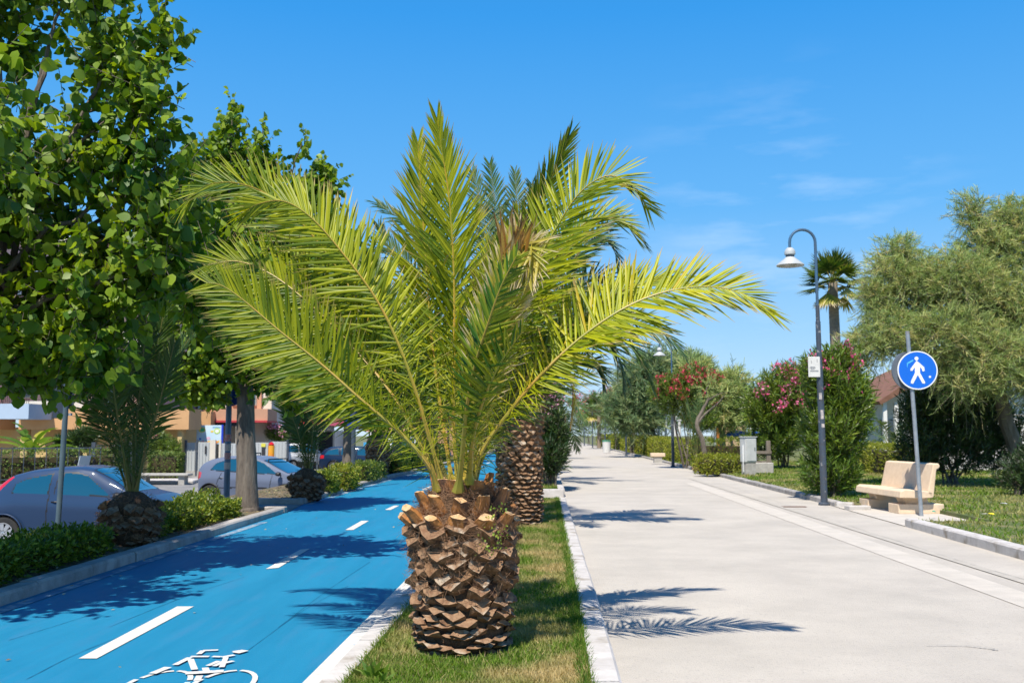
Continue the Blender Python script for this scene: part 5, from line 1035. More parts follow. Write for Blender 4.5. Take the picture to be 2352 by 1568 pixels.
strip_palm(SP(706, D), .52, .30, FL, 'young palm with a stubby trunk hiding the front of the silver hatchback', 6, D, per=44, w=.034, L=.4)
D = 31; z = 1005; t = round_palm(SP(868, D), 1.15, 'scaly-trunked palm on the strip before the white van', nf=16, ln=2.0, rt=.34, m=FRX, seed=7, per=34, bottom=35, dead=0, L=.42)

# ---- poplars: crowns of upright leafy shoots on real limbs
M_pop = leafmat('poplar_leaf', (0.045, 0.12, 0.010), (0.26, 0.36, 0.024), trans=.34, rough=.48, c3=(0.30, 0.32, 0.03), tcol=(1.9, 1.8, .4), spec=.4)
M_barkp = mat('poplar_bark', (0.20, 0.165, 0.13), (0.095, 0.075, 0.06), rough=.95, scale=11, stretch=(1, 1, .22), bump=1.0, bscale=26)
def poplar(base, H1, ells, label, n, leaf=.085, r0=.18, per=13, slen=.55, limbs=16, group='poplars on the strip', lean=(0, 0), hollow=.5, m=M_pop, tw=.0035, flare=1.25):
    base = Vector(base); t = thing('poplar_tree', label, 'tree', base, 0, group); P, d = in_ell(ells, n, hollow); k = P[:, 2] > base.z+1.0; P = P[k]; d = d[k]; n = len(P)
    D = d*.55 + np.array([0, 0, .75]) + np.random.randn(n, 3)*.42; sl = slen*(.5+.9*np.random.rand(n)); P = P - nrm(D)*(sl*.5)[:, None]
    LV, TW, _ = shoots(P, D, sl, per, leaf, leaf*.88, 1.1, 'deltoid', leafdroop=1.0, twig=tw, jit=.8, droop=.05, lnvar=.32, var=np.random.rand(n)*.75)
    foliage_obj('crown', LV, m, t, base); mb = MB(); top = base + Vector((lean[0], lean[1], H1)); limb(mb, [base+Vector((0, 0, -.05)), base.lerp(top, .08), base.lerp(top, .5), top], r0*flare, r0*.72, 12, 14, .006)
    cz_ = sum(e[2] for e in ells)/len(ells); cxy = Vector((top.x*.5+.5*sum(e[0] for e in ells)/len(ells), top.y*.5+.5*sum(e[1] for e in ells)/len(ells), cz_+1.2)); limb(mb, [top, top.lerp(cxy, .5)+Vector((.1, 0, .1)), cxy], r0*.34, .015, 8, 12, .02)
    for i in range(limbs):
        e = ells[i % len(ells)]; e_ = Vector((e[0]+random.uniform(-.5, .5)*e[3], e[1]+random.uniform(-.5, .5)*e[4], e[2]+random.uniform(-.1, .7)*e[5])); s0 = top.lerp(cxy, random.uniform(0, .5)); md = s0.lerp(e_, .5)+Vector((random.uniform(-.2, .2), random.uniform(-.2, .2), -.1))
        limb(mb, [s0, md, e_], r0*.22, .007, 6, 12, .02)
    o = mb.build('trunk', M_barkp, t, base, smooth=True); V, F = TW; link('twigs', fast_mesh('twigs', V, [F]), M_barkp, o, base); return t
b_ = Vector((-4.75, 8.6, .05)); D = 8.6
poplar(b_, 2.0, [E(60, 700, D, 130, 130, 120), E(240, 620, D, 140, 130, 150), E(380, 560, D, 95, 120, 130), E(60, 420, D, 140, 130, 150), E(240, 330, D, 125, 120, 140), E(340, 210, D, 75, 90, 120), E(250, 100, D, 95, 90, 90), E(200, -60, D, 110, 110, 110), E(40, 120, D+.4, 60, 60, 100), E(350, 410, D, 100, 100, 100), E(170, 790, D-.2, 140, 100, 70), E(40, 800, D-.3, 90, 100, 90), E(-120, 500, D, 160, 160, 300), E(430, 420, D+1, 60, 90, 90), E(385, 80, D, 40, 50, 70), E(-60, -100, D, 200, 160, 160), E(520, 690, D+1.9, 85, 90, 80), E(590, 620, D+1.9, 80, 90, 70), E(470, 640, D+.9, 80, 90, 90), E(660, 590, D+1.5, 55, 80, 50), E(50, 850, D-.3, 110, 90, 42), E(190, 850, D-.2, 80, 80, 38), (-4.4, 6.2, 3.3, 1.2, 1.1, .8), (-5.6, 6.6, 3.6, 1.3, 1.3, 1.0), (-2.3, 9.6, 2.9, .7, .7, .5)],
       'big leafy poplar overhanging the left edge, tallest thing in the picture', 2750, leaf=.088, r0=.2, slen=.6, limbs=26, hollow=.45)
D = 16.0; b_ = SP(572, D)
poplar(b_, 2.35, [E(560, 800, D, 120, 110, 100), E(480, 720, D, 130, 110, 120), E(620, 700, D, 120, 110, 110), E(520, 560, D, 110, 110, 120), E(620, 530, D, 100, 100, 110), E(470, 440, D, 80, 80, 110), E(520, 350, D, 50, 60, 75), E(600, 400, D, 55, 60, 75), E(700, 480, D, 70, 80, 75), E(440, 850, D, 80, 90, 60), E(660, 860, D, 90, 90, 60), E(608, 320, D, 18, 25, 50), E(695, 350, D, 14, 20, 45), E(745, 420, D, 30, 40, 30), E(530, 270, D, 22, 30, 40), E(460, 895, D, 55, 60, 36), E(690, 890, D+1, 75, 60, 42), E(735, 800, D+2, 80, 90, 70)],
       'second poplar with its grey trunk beside the silver hatchback', 2600, leaf=.092, r0=.17, slen=.55, limbs=22, lean=(-.1, 0), per=12)
D = 27.5; b_ = SP(801, D)
poplar(b_, 2.4, [E(800, 860, D, 110, 100, 80), E(760, 780, D, 110, 100, 80), E(860, 780, D, 110, 100, 90), E(810, 690, D, 100, 100, 90), E(790, 600, D, 70, 80, 70), E(720, 700, D, 70, 80, 70)], 'third poplar, slim trunk just left of the dark strip pole', 1100, leaf=.14, r0=.17, slen=.8, limbs=12, per=11, tw=.006)
D = 34.5; b_ = SP(913, D)
poplar(b_, 2.4, [E(920, 900, D, 90, 90, 60), E(900, 830, D, 90, 90, 70), E(970, 840, D, 80, 90, 70), E(930, 760, D, 80, 80, 70)], 'fourth poplar, slim trunk right of the scaly palm', 800, leaf=.17, r0=.17, slen=.9, limbs=10, per=11, tw=.007)
for i, Y in enumerate((46, 58, 74, 95)):
    b_ = Vector((PL(Y)-.9, Y, .05)); px = 1176+b_.x/Y*FPX; k = 1/Y*FPX
    poplar(b_, 2.4, [(b_.x, Y, 4.2, 2.0, 2.0, 1.7), (b_.x+.7, Y, 3.6, 1.5, 1.5, 1.2), (b_.x-.8, Y, 3.6, 1.6, 1.5, 1.3), (b_.x, Y, 5.6, 1.3, 1.3, 1.2)], ['fifth', 'sixth', 'seventh', 'eighth and farthest'][i]+' poplar of the row along the blue path', 520, leaf=.25, r0=.17, slen=1.1, limbs=8, per=9, tw=.01)

# ---- poles on the strip
def ppole(px, D, r, H, label, m=M_galv, name='lamp_pole', lean=0):
    b_ = SP(px, D); t = thing(name, label, 'pole', b_); mb = MB(); mb.tube([(0, 0, -.05), (lean*H, 0, H)], [r, r*.8], 12); mb.build('shaft', m, t, smooth=True); return t
D = 12.3; b_ = SP(141, D); t = thing('road_sign', 'two dark signboards seen from behind on a grey pole near the nearest car', 'road sign', b_)
mb = MB(); mb.tube([(0, 0, -.05), (.07, 0, 2.75)], [.032, .032], 12); mb.build('pole', mat('sign_pole_dark', (0.06, 0.10, 0.13), (0.09, 0.13, 0.15), rough=.5, scale=5), t, smooth=True); M_bk = mat('signboard_back', (0.03, 0.045, 0.07), rough=.5)
for (x0, x1, y0, y1, dy) in [(118, 148, 865, 960, .045), (146, 168, 800, 938, .05), (126, 152, 800, 868, .047)]:
    a = W((x0+x1)/2, (y0+y1)/2, D); mb = MB(); mb.box((a.x-b_.x, dy, a.z-b_.z), ((x1-x0)*D/FPX, .012, (y1-y0)*D/FPX), bev=.004); mb.build('signboard', M_bk, t)
mb = MB(); mb.box((.05, .03, 1.45), (.10, .05, .03)); mb.build('clamp', M_galv, t); mb = MB(); mb.box((.06, .03, 1.8), (.10, .05, .03)); mb.build('clamp', M_galv, t)
D = 16.6; t = ppole(524, D, .052, 4.6, 'blue-grey lamp pole with torn stickers just left of the poplar trunk', M_polet)
for z_, c_ in ((1.16, (0.45, 0.06, 0.05)), (1.0, (0.50, 0.42, 0.36)), (.86, (0.40, 0.08, 0.07)), (.70, (0.42, 0.38, 0.36))):
    mb = MB(); mb.lathe([(.0535, z_-.06), (.0535, z_+.05)], (0, 0, 0), 14, caps=False); mb.build('sticker', mat('pole_sticker_%d' % int(z_*100), c_, (0.35, 0.33, 0.33), rough=.7, scale=40), t)
mb = MB(); mb.lathe([(.01, -.06), (.20, -.06), (.20, -.075), (.01, -.075)], (.0, 0, W(524, 905, D).z-.05), 28, Matrix.Rotation(math.pi/2, 3, 'X')); mb.build('round_sign', mat('sign_blue_dark', (0.01, 0.05, 0.30), rough=.4), t)
D = 23.6; t = ppole(812, D, .055, 4.6, 'dark lamp pole on the strip beside the yellow-green hedge block', M_pole)
mb = MB(); mb.lathe([(.01, -.07), (.20, -.07), (.20, -.085), (.01, -.085)], (.0, 0, W(812, 965, D).z-.05), 28, Matrix.Rotation(math.pi/2, 3, 'X')); mb.build('round_sign', mat('sign_blue_dark', (0.01, 0.05, 0.30)), t)
for Y in (48, 72): ppole(1176+(PL(Y)-.5)/Y*FPX, Y, .055, 4.6, 'far lamp pole on the strip, %s of the two beyond the white van' % ('nearer' if Y == 48 else 'farther'), M_pole)

# ================================================================ PARKED CARS
random.seed(51); np.random.seed(51)
M_tyre = mat('tyre_rubber', (0.02, 0.02, 0.021), (0.035, 0.033, 0.03), rough=.85, scale=9); M_rim = mat('alloy_rim', (0.50, 0.51, 0.53), rough=.3, metal=.6); M_blk = mat('black_trim', (0.018, 0.018, 0.02), rough=.45); M_red = mat('tail_lamp_red', (0.50, 0.012, 0.02), rough=.15, coat=.5)
M_clear = mat('headlamp_clear', (0.30, 0.34, 0.37), (0.20, 0.23, 0.26), rough=.12, coat=.6, scale=5); M_plate = mat('plate_white', (0.7, 0.7, 0.68), rough=.5); M_arch = mat('wheel_well', (0.012, 0.012, 0.013), rough=1)
def paint(name, c, c2=None, metal=0): return mat(name, c, rough=.42, metal=0, coat=.3, spec=.12)
def sm(xs, P):  # smooth interpolation of a profile
    a = np.array(P, dtype=float); return np.interp(xs, a[:, 0], a[:, 1])
def wheel_obj(t, x, y, z, r, wd, side, spokes=7):
    mb = MB(); M = Matrix.Rotation(math.pi/2*(-side), 3, 'X')
    mb.lathe([(r*.62, -wd*.5), (r*.80, -wd*.52), (r*.95, -wd*.48), (r, -wd*.35), (r, wd*.35), (r*.95, wd*.48), (r*.80, wd*.52), (r*.64, wd*.47), (r*.62, wd*.2), (r*.62, -wd*.5)], (x, y, z), 40, M, caps=False)
    wh = thing_part('wheel', mb, M_tyre, t); mb = MB(); mb.lathe([(r*.645, wd*.40), (r*.665, wd*.485), (r*.60, wd*.47), (r*.56, wd*.30), (r*.55, .0), (.01, .0)], (x, y, z), 40, M, caps=False)
    mb.lathe([(.01, wd*.44), (r*.15, wd*.42), (r*.18, wd*.28), (r*.12, wd*.1)], (x, y, z), 16, M, caps=False)
    for i in range(spokes):
        a = 2*math.pi*i/spokes+.3; c_, s_ = math.cos(a), math.sin(a)
        for q0, q1, w0, w1 in ((.14, .60, .085, .13),):
            pts = []
            for (q, w_) in ((q0, w0), (q1, w1)): pts += [(q*r*c_ - w_*r*s_, q*r*s_ + w_*r*c_), (q*r*c_ + w_*r*s_, q*r*s_ - w_*r*c_)]
            poly = [pts[0], pts[1], pts[3], pts[2]]; mb.prism(poly, lambda a_, b_, d_: (M @ Vector((a_, b_, d_))) + Vector((x, y, z)), wd*.36, wd*.45)
    mb.build('rim', M_rim, wh, smooth=True)
    mb = MB(); mb.lathe([(.005, .02), (r*.56, .02)], (x, y, z), 24, M, caps=False); mb.build('brake_shadow_plate', M_arch, wh)
    return wh
def thing_part(name, mb, m, parent, smooth=True): return mb.build(name, m, parent, smooth=smooth)
def car(label, loc, rz, pm, prof, belt, wins, scr, Lx=3.85, Wd=1.66, wb=(-1.24, 1.22), wr=.295, seams=(), rack=False, seed=1, sill=.20, hl=None, tl=None, trim=None, rear_glass=None, spokes=7, bumper=None, kind='parked_car', cat='car', group='parked cars', rake=.30, door_handles=()):
    t = thing(kind, label, cat, loc, rz, group); NX, NV = 260, 78; hL = Lx/2
    u = np.linspace(-1, 1, NX); xs = hL*(np.sign(u)*(1-(1-np.abs(u))**1.35)); xs = xs*(1-1e-4)
    zt = sm(xs, prof); kk = np.ones(9)/9; z2 = np.convolve(np.pad(zt, 4, 'edge'), kk, 'valid'); zt = z2
    zb = np.minimum(sm(xs, belt), zt-.03); W0 = Wd/2*(1-np.abs(xs/hL)**7*.9)**.5*(1-.05*np.abs(xs/hL)**2); zl = np.interp(np.abs(xs)/hL, [0, .85, 1], [sill, sill+.03, sill+.14])
    V = np.zeros((NX, NV, 3)); tt = np.linspace(0, 1, NV)
    for i in range(NX):
        w_ = W0[i]; h = zt[i]-zb[i]; g = min(1, h/.35); zl_ = min(zl[i], zb[i]-.1); dz = zb[i]-zl_
        K = [(w_*.78, zl_-.02), (w_*.90, zl_+.03), (w_*.945, zl_+dz*.28), (w_*.985, zl_+dz*.55), (w_*1.0, zl_+dz*.76), (w_*.955, zb[i]), (w_*(.955-rake*.45*g*.5), zb[i]+h*.5), (w_*(.955-rake*.5*g)-.0, zb[i]+h*.82), (w_*(.86-rake*.50*g), zb[i]+h*.955), (w_*.45, zt[i]+.008), (0, zt[i]+.012)]
        S_ = spline([(a, b, 0) for a, b in K], NV); V[i, :, 0] = xs[i]; V[i, :, 1] = S_[:, 0]; V[i, :, 2] = S_[:, 1]
    V[:, :, 1] = np.maximum(V[:, :, 1], 0); V[:, -1, 1] = 0
    # both sides
    full = np.concatenate([V, V[:, ::-1][:, 1:]*np.array([1, -1, 1])], 1); nv = full.shape[1]
    i, j = np.meshgrid(np.arange(NX-1), np.arange(nv-1), indexing='ij'); a = (i*nv+j).ravel(); F = np.stack([a, a+nv, a+nv+1, a+1], 1)
    FV = full.reshape(-1, 3); cen = FV[F].mean(1); x, y, z = cen[:, 0], np.abs(cen[:, 1]), cen[:, 2]; side = cen[:, 1]; vi = (j.ravel()); vv = np.where(vi < NV, vi, 2*NV-2-vi)/(NV-1)
    zbx = sm(x, belt); ztx = np.interp(x, xs, zt); cls = np.zeros(len(F), int)   # 0 paint 1 glass 2 black
    def inpoly(P):
        P = np.array(P); c_ = np.zeros(len(x), bool); k = len(P)
        for q in range(k):
            x1, z1 = P[q]; x2, z2_ = P[(q+1) % k]
            with np.errstate(divide='ignore', invalid='ignore'): c_ ^= ((z1 > z) != (z2_ > z)) & (x < (x2-x1)*(z-z1)/(z2_-z1)+x1)
        return c_
    sidef = vv < .80
    def grow(P, e):
        P = np.array(P); c_ = P.mean(0); d = P-c_; return c_ + d*(1+e/np.abs(d).max(0).clip(.05))
    for P in wins:
        cls[inpoly(grow(P, .022)) & sidef] = 2
    for P in wins: cls[inpoly(P) & sidef] = 1
    s0, s1 = scr; f = (x > s0) & (x < s1) & (vv > .78); cls[f] = 2; f = (x > s0+.02) & (x < s1-.03) & (vv > .81); cls[f] = 1
    if rear_glass: r0_, r1_ = rear_glass; f = (x > r0_) & (x < r1_) & (vv > .78); cls[f] = 2; f = (x > r0_+.015) & (x < r1_-.02) & (vv > .82); cls[f] = 1
    for q in seams:
        (x1, z1, x2, z2_) = q; d = np.hypot(x2-x1, z2_-z1); t_ = ((x-x1)*(x2-x1)+(z-z1)*(z2_-z1))/d**2; ds = np.hypot(x-(x1+t_*(x2-x1)), z-(z1+t_*(z2_-z1))); cls[(ds < .0105) & (t_ > 0) & (t_ < 1) & (vv < .8) & (cls == 0)] = 2
    if trim:
        for (x1, x2, z1, z2_, c_) in trim: cls[(x > x1) & (x < x2) & (z > z1) & (z < z2_) & (vv < .6)] = c_
    hlm = np.zeros(len(F), bool); tlm = np.zeros(len(F), bool)
    if hl: hlm = inpoly(hl) & (y > Wd/2*.45)
    if tl: tlm = inpoly(tl) & (y > Wd/2*.55)
    keep = np.ones(len(F), bool)
    for wx in wb: keep &= ~((np.hypot(x-wx, z-wr) < wr*1.17) & (vv < .6))
    keep &= ~((z < sill-.0) & (vv < .04))
    def sub(name, mask, m, parent):
        m_ = mask & keep; Fs = F[m_]
        if not len(Fs): return None
        uq, inv = np.unique(Fs, return_inverse=True); me = fast_mesh(name, FV[uq], [inv.reshape(Fs.shape)], smooth=True, mi=(cls[m_] == 2).astype(int) if name == 'body' else None); return link(name, me, m, parent)
    lampm = hlm | tlm
    sub('body', (cls != 1) & ~lampm, [pm, M_blk], t)
    rg_ = (x < (rear_glass[1] if rear_glass else -99)) & (vv > .78)
    sub('windscreen', (cls == 1) & (vv > .78) & (x > 0), glass(), t); sub('rear_window', (cls == 1) & (vv > .78) & (x <= 0) & rg_, glass(), t)
    for P in wins:
        m0 = inpoly(P) & sidef & (cls == 1)
        sub('side_window', m0 & (side > 0), glass(), t); sub('side_window', m0 & (side < 0), glass(), t)
    sub('headlight', hlm & (side > 0), M_clear, t); sub('headlight', hlm & (side < 0), M_clear, t); sub('tail_light', tlm & (side > 0), M_red, t); sub('tail_light', tlm & (side < 0), M_red, t)
    mb = MB(); mb.box((0, 0, sill+.12), (Lx*.86, Wd*.80, .26)); mb.build('underbody', M_arch, t)
    for wx in wb:
        for s_ in (-1, 1):
            wheel_obj(t, wx, s_*(Wd/2-.105), wr, wr, .18, s_, spokes)
            mb = MB(); pts = [(wx+wr*1.175*math.cos(q), s_*(Wd/2*.985), wr+wr*1.175*math.sin(q)) for q in np.linspace(-.25, math.pi+.25, 22)]; mb.tube(pts, .014, 6); mb.build('wheel_arch', M_blk if trim else pm, t, smooth=True)
            mb = MB(); pts = [(wx+wr*1.2*math.cos(q), s_*(Wd/2*.80), wr+wr*1.2*math.sin(q)) for q in np.linspace(-.3, math.pi+.3, 16)]
            vs = []; 
            for p_ in pts: vs += [(p_[0], s_*Wd/2*.96, p_[2]), (p_[0], s_*Wd/2*.60, p_[2])]
            mb.add(vs, [(2*q, 2*q+1, 2*q+3, 2*q+2) for q in range(15)]); mb.build('wheel_housing', M_arch, t)
    for s_ in (-1, 1):   # mirrors
        mx_ = scr[1]-.20; mz = float(sm(mx_, belt))+.06
        mb = MB(); mb.lathe([(.01, -.075), (.055, -.06), (.075, 0), (.06, .055), (.01, .07)], (mx_, s_*(Wd/2+.10), mz), 14, Matrix.Rotation(R(90), 3, 'Y') @ Matrix.Diagonal((.85, 1.25, 1))); mr = mb.build('wing_mirror', M_blk, t, smooth=True)
        mb = MB(); mb.tube([(mx_, s_*(Wd/2*.90), mz-.04), (mx_, s_*(Wd/2+.06), mz-.02)], .02, 6); mb.build('mirror_arm', M_blk, mr)
    for (hx, hz) in door_handles:
        for s_ in (-1, 1): mb = MB(); mb.tube([(hx-.07, s_*(Wd/2*.985), hz), (hx, s_*(Wd/2*.985+.022), hz), (hx+.07, s_*(Wd/2*.985), hz)], .012, 6); mb.build('door_handle', M_blk, t)
    if rack:
        for rx in (-.35, .55): mb = MB(); zz = float(np.interp(rx, xs, zt))+.07; mb.tube([(rx, -Wd*.36, zz-.09), (rx, -Wd*.36, zz), (rx, Wd*.36, zz), (rx, Wd*.36, zz-.09)], .018, 6); mb.build('roof_bar', M_blk, t)
    mb = MB(); mb.box((hL+.004, 0, .42), (.012, .52, .11)); mb.build('number_plate', M_plate, t); mb = MB(); mb.box((-hL-.004, 0, .55), (.012, .52, .11)); mb.build('number_plate', M_plate, t)
    return t
PB = paint('paint_blue_grey', (0.024, 0.052, 0.115), metal=.2); PS = paint('paint_silver_lilac', (0.13, 0.155, 0.22), metal=.3); PW = paint('paint_white', (0.68, 0.69, 0.70), metal=0); PN = paint('paint_navy', (0.006, 0.02, 0.055), metal=.1)
pf = [(-1.805, 0.5), (-1.785, 0.74), (-1.695, 0.95), (-1.505, 1.16), (-1.295, 1.32), (-0.945, 1.41), (-0.545, 1.455), (-0.045, 1.48), (0.235, 1.44), (0.605, 1.24), (0.935, 1.02), (1.305, 0.94), (1.605, 0.84), (1.755, 0.7), (1.805, 0.5)]
bl = [(-1.805, 0.62), (-1.595, 0.9), (-1.145, 1.0), (-0.145, 0.965), (0.855, 0.91), (1.355, 0.85), (1.655, 0.74), (1.805, 0.45)]
car('blue-grey three-door hatchback behind the nearest hedge, nose to the right', (-7.95+.145, 18.85, Z_PARK), 0, PB, pf, bl, [[(-1.195, 1.02), (-1.145, 1.17), (-0.945, 1.26), (-0.505, 1.345), (-0.545, 1.0)], [(-0.285, 0.99), (-0.285, 1.36), (-0.045, 1.36), (0.155, 1.3), (0.535, 1.0), (0.555, 0.965)]], (.215, .975), Lx=3.61, wb=(-1.31, 1.10), seams=[(-0.565, 0.3, -0.505, 1.0), (-0.425, 1.0, -0.365, 1.42), (0.635, 0.3, 0.755, 0.93), (-0.565, 0.3, 0.635, 0.3), (-1.595, 0.78, -1.415, 0.78), (-1.595, 0.6, -1.415, 0.6), (-1.595, 0.6, -1.595, 0.78), (-1.415, 0.6, -1.415, 0.78)],
    hl=[(1.335, 0.62), (1.405, 0.8), (1.715, 0.74), (1.795, 0.58)], tl=[(-1.825, 0.78), (-1.565, 0.95), (-1.225, 1.29), (-1.345, 1.33), (-1.595, 1.1), (-1.825, 0.98)], rear_glass=(-1.66, -1.30), spokes=9, door_handles=[(-.385, .86)])
pf2 = [(-1.92, .50), (-1.90, .80), (-1.83, 1.0), (-1.62, 1.22), (-1.35, 1.34), (-.9, 1.415), (-.3, 1.44), (.15, 1.41), (.50, 1.30), (.9, 1.10), (1.2, .96), (1.5, .87), (1.75, .74), (1.88, .60), (1.92, .45)]
bl2 = [(-1.92, .60), (-1.85, .93), (-1.1, .985), (0, .93), (1.05, .87), (1.5, .79), (1.8, .66), (1.92, .42)]
car('silver five-door hatchback with roof bars, standing behind the poplar trunk', (-7.55, 30.2, Z_PARK), R(-14), PS, pf2, bl2, [[(-1.25, 1.04), (-1.08, 1.22), (-.72, 1.33), (-.42, 1.355), (-.38, .98)], [(-.30, .975), (-.30, 1.36), (.10, 1.345), (.45, 1.23), (.92, .93)]], (.40, 1.24), Lx=3.84, seams=[(-.34, .30, -.34, .95), (.66, .30, .78, .90), (-.34, .30, .66, .30), (-1.02, .62, -.86, .95), (-1.1, .45, -.95, .6)],
    hl=[(1.30, .72), (1.36, .86), (1.72, .72), (1.86, .56), (1.6, .58)], tl=[(-1.94, .68), (-1.62, .80), (-1.60, .96), (-1.94, .98)], rear_glass=(-1.78, -1.36), spokes=7, rack=True, door_handles=[(-.86, .80), (.05, .77)], trim=[(-.95, .62, .50, .535, 2)])
pf3 = [(-2.35, .5), (-2.33, .85), (-2.2, 1.05), (-2.0, 1.30), (-1.7, 1.41), (-.8, 1.46), (.0, 1.44), (.35, 1.37), (1.1, 1.0), (1.7, .93), (2.15, .80), (2.33, .62), (2.35, .45)]
bl3 = [(-2.35, .6), (-2.2, .98), (0, .94), (1.1, .90), (1.9, .82), (2.35, .45)]
car('dark navy estate car parked beyond the strip, tail to the left', (-8.2, 55, Z_PARK), R(0), PN, pf3, bl3, [[(-1.95, 1.02), (-1.75, 1.24), (-1.2, 1.36), (-1.15, 1.0)], [(-1.05, 1.0), (-1.05, 1.37), (-.25, 1.39), (-.25, .98)], [(-.15, .98), (-.15, 1.38), (.2, 1.34), (.85, .98)]], (.30, 1.15), Lx=4.7, Wd=1.82, wb=(-1.42, 1.40), wr=.34, seams=[(-.20, .3, -.20, .97)], hl=[(1.9, .6), (1.95, .8), (2.3, .66), (2.35, .55)], tl=[(-2.37, .78), (-2.0, .82), (-2.0, .98), (-2.37, .98)], rear_glass=(-2.25, -1.8), spokes=5, rack=False, kind='parked_car')
pf4 = [(-1.78, .5), (-1.76, .95), (-1.72, 1.1), (-1.58, 1.46), (-1.4, 1.54), (0, 1.57), (.45, 1.50), (.95, 1.10), (1.3, 1.0), (1.6, .92), (1.76, .7), (1.78, .45)]
bl4 = [(-1.78, .7), (-1.7, 1.02), (0, .99), (1.0, .95), (1.6, .85), (1.78, .45)]
car('small white high-roofed hatchback seen from behind, in front of the grey fence', (-12.9, 61, Z_PARK), R(50), PW, pf4, bl4, [[(-1.4, 1.08), (-1.35, 1.42), (-.75, 1.45), (-.72, 1.04)], [(-.62, 1.04), (-.62, 1.45), (.2, 1.46), (.22, 1.02)], [(.3, 1.02), (.32, 1.42), (.5, 1.36), (.85, 1.02)]], (.40, 1.05), Lx=3.56, Wd=1.62, wb=(-1.12, 1.14), wr=.29, hl=[(1.5, .7), (1.55, .88), (1.75, .8), (1.78, .65)], tl=[(-1.8, .85), (-1.6, .85), (-1.58, 1.4), (-1.7, 1.4), (-1.8, 1.05)], rear_glass=(-1.70, -1.55), trim=[(-1.8, 1.8, .2, .50, 2)], spokes=6)
pf5 = [(-2.4, .6), (-2.38, 1.4), (-2.3, 1.9), (-2.1, 1.98), (1.2, 2.0), (1.5, 1.92), (1.9, 1.35), (2.2, 1.1), (2.38, .8), (2.4, .5)]
bl5 = [(-2.4, .8), (-2.2, 1.2), (0, 1.2), (1.6, 1.15), (2.2, .95), (2.4, .5)]
car('white van with its windscreen towards the camera, behind the scaly palm', (-7.1, 62, Z_PARK), R(-72), PW, pf5, bl5, [[(.55, 1.25), (.55, 1.80), (1.35, 1.80), (1.72, 1.25)]], (1.52, 2.05), Lx=4.8, Wd=1.9, wb=(-1.5, 1.5), wr=.33, hl=[(2.05, .75), (2.1, 1.0), (2.38, .85), (2.4, .7)], spokes=6, cat='van', kind='parked_van', rake=.15)
car('second navy car, mostly hidden behind the scaly palm and the hedge', (-5.9, 72, Z_PARK), R(-60), PN, pf3, bl3, [[(-1.05, 1.0), (-1.05, 1.37), (-.25, 1.39), (-.25, .98)], [(-.15, .98), (-.15, 1.38), (.2, 1.34), (.85, .98)]], (.30, 1.15), Lx=4.7, Wd=1.82, wb=(-1.42, 1.40), wr=.34, hl=[(1.9, .6), (1.95, .8), (2.3, .66), (2.35, .55)])
# scooter
b_ = Vector((GD(228, 27).x, 27, Z_PARK)); t = thing('scooter', 'silver scooter with a clear windshield, seen above the blue-grey car roof', 'scooter', b_, R(165))
for wx in (-.62, .62): mb = MB(); M = Matrix.Rotation(math.pi/2, 3, 'X'); mb.lathe([(.15, -.05), (.24, -.06), (.26, 0), (.24, .06), (.15, .05), (.15, -.05)], (wx, 0, .26), 24, M, caps=False); mb.lathe([(.01, -.03), (.16, -.03), (.16, .03), (.01, .03)], (wx, 0, .26), 16, M); mb.build('wheel', M_tyre, t, smooth=True)
SIL = paint('scooter_silver', (0.45, 0.48, 0.50)); mb = MB()
mb.prism([(-.85, .55), (-.80, .80), (-.30, .85), (-.05, .62), (.0, .38), (.35, .36), (.42, .62), (.40, 1.02), (.55, 1.05), (.68, .75), (.72, .52), (.50, .30), (.0, .22), (-.35, .25), (-.60, .45)], lambda a, b, d_: Vector((a, d_, b)), -.17, .17); o = mb.build('fairing', SIL, t); md = o.modifiers.new('bevel', 'BEVEL'); md.width = .05; md.segments = 3
mb = MB(); mb.box((-.45, 0, .88), (.75, .28, .10), bev=.03); mb.build('seat', M_blk, t); mb = MB(); mb.tube([(.42, -.34, 1.08), (.47, 0, 1.10), (.42, .34, 1.08)], .018, 6); mb.tube([(.47, 0, .95), (.47, 0, 1.12)], .03, 6); mb.build('handlebar', M_blk, t)
mb = MB(); mb.prism([(.50, 1.05), (.40, 1.50), (.415, 1.50), (.52, 1.05)], lambda a, b, d_: Vector((a, d_, b)), -.22, .22); mb.build('windshield', mat('clear_screen', (0.55, 0.62, 0.66), rough=.1, coat=.6), t)
for s_ in (-1, 1): mb = MB(); mb.tube([(.44, s_*.25, 1.1), (.42, s_*.36, 1.30)], .008, 5); mb.lathe([(.01, -.01), (.06, -.01), (.06, .01), (.01, .01)], (.42, s_*.37, 1.34), 14, Matrix.Rotation(R(80), 3, 'Y')); mb.build('mirror', M_blk, t)
mb = MB(); mb.box((-.95, 0, .98), (.36, .36, .30), bev=.06); mb.build('top_box', SIL, t)

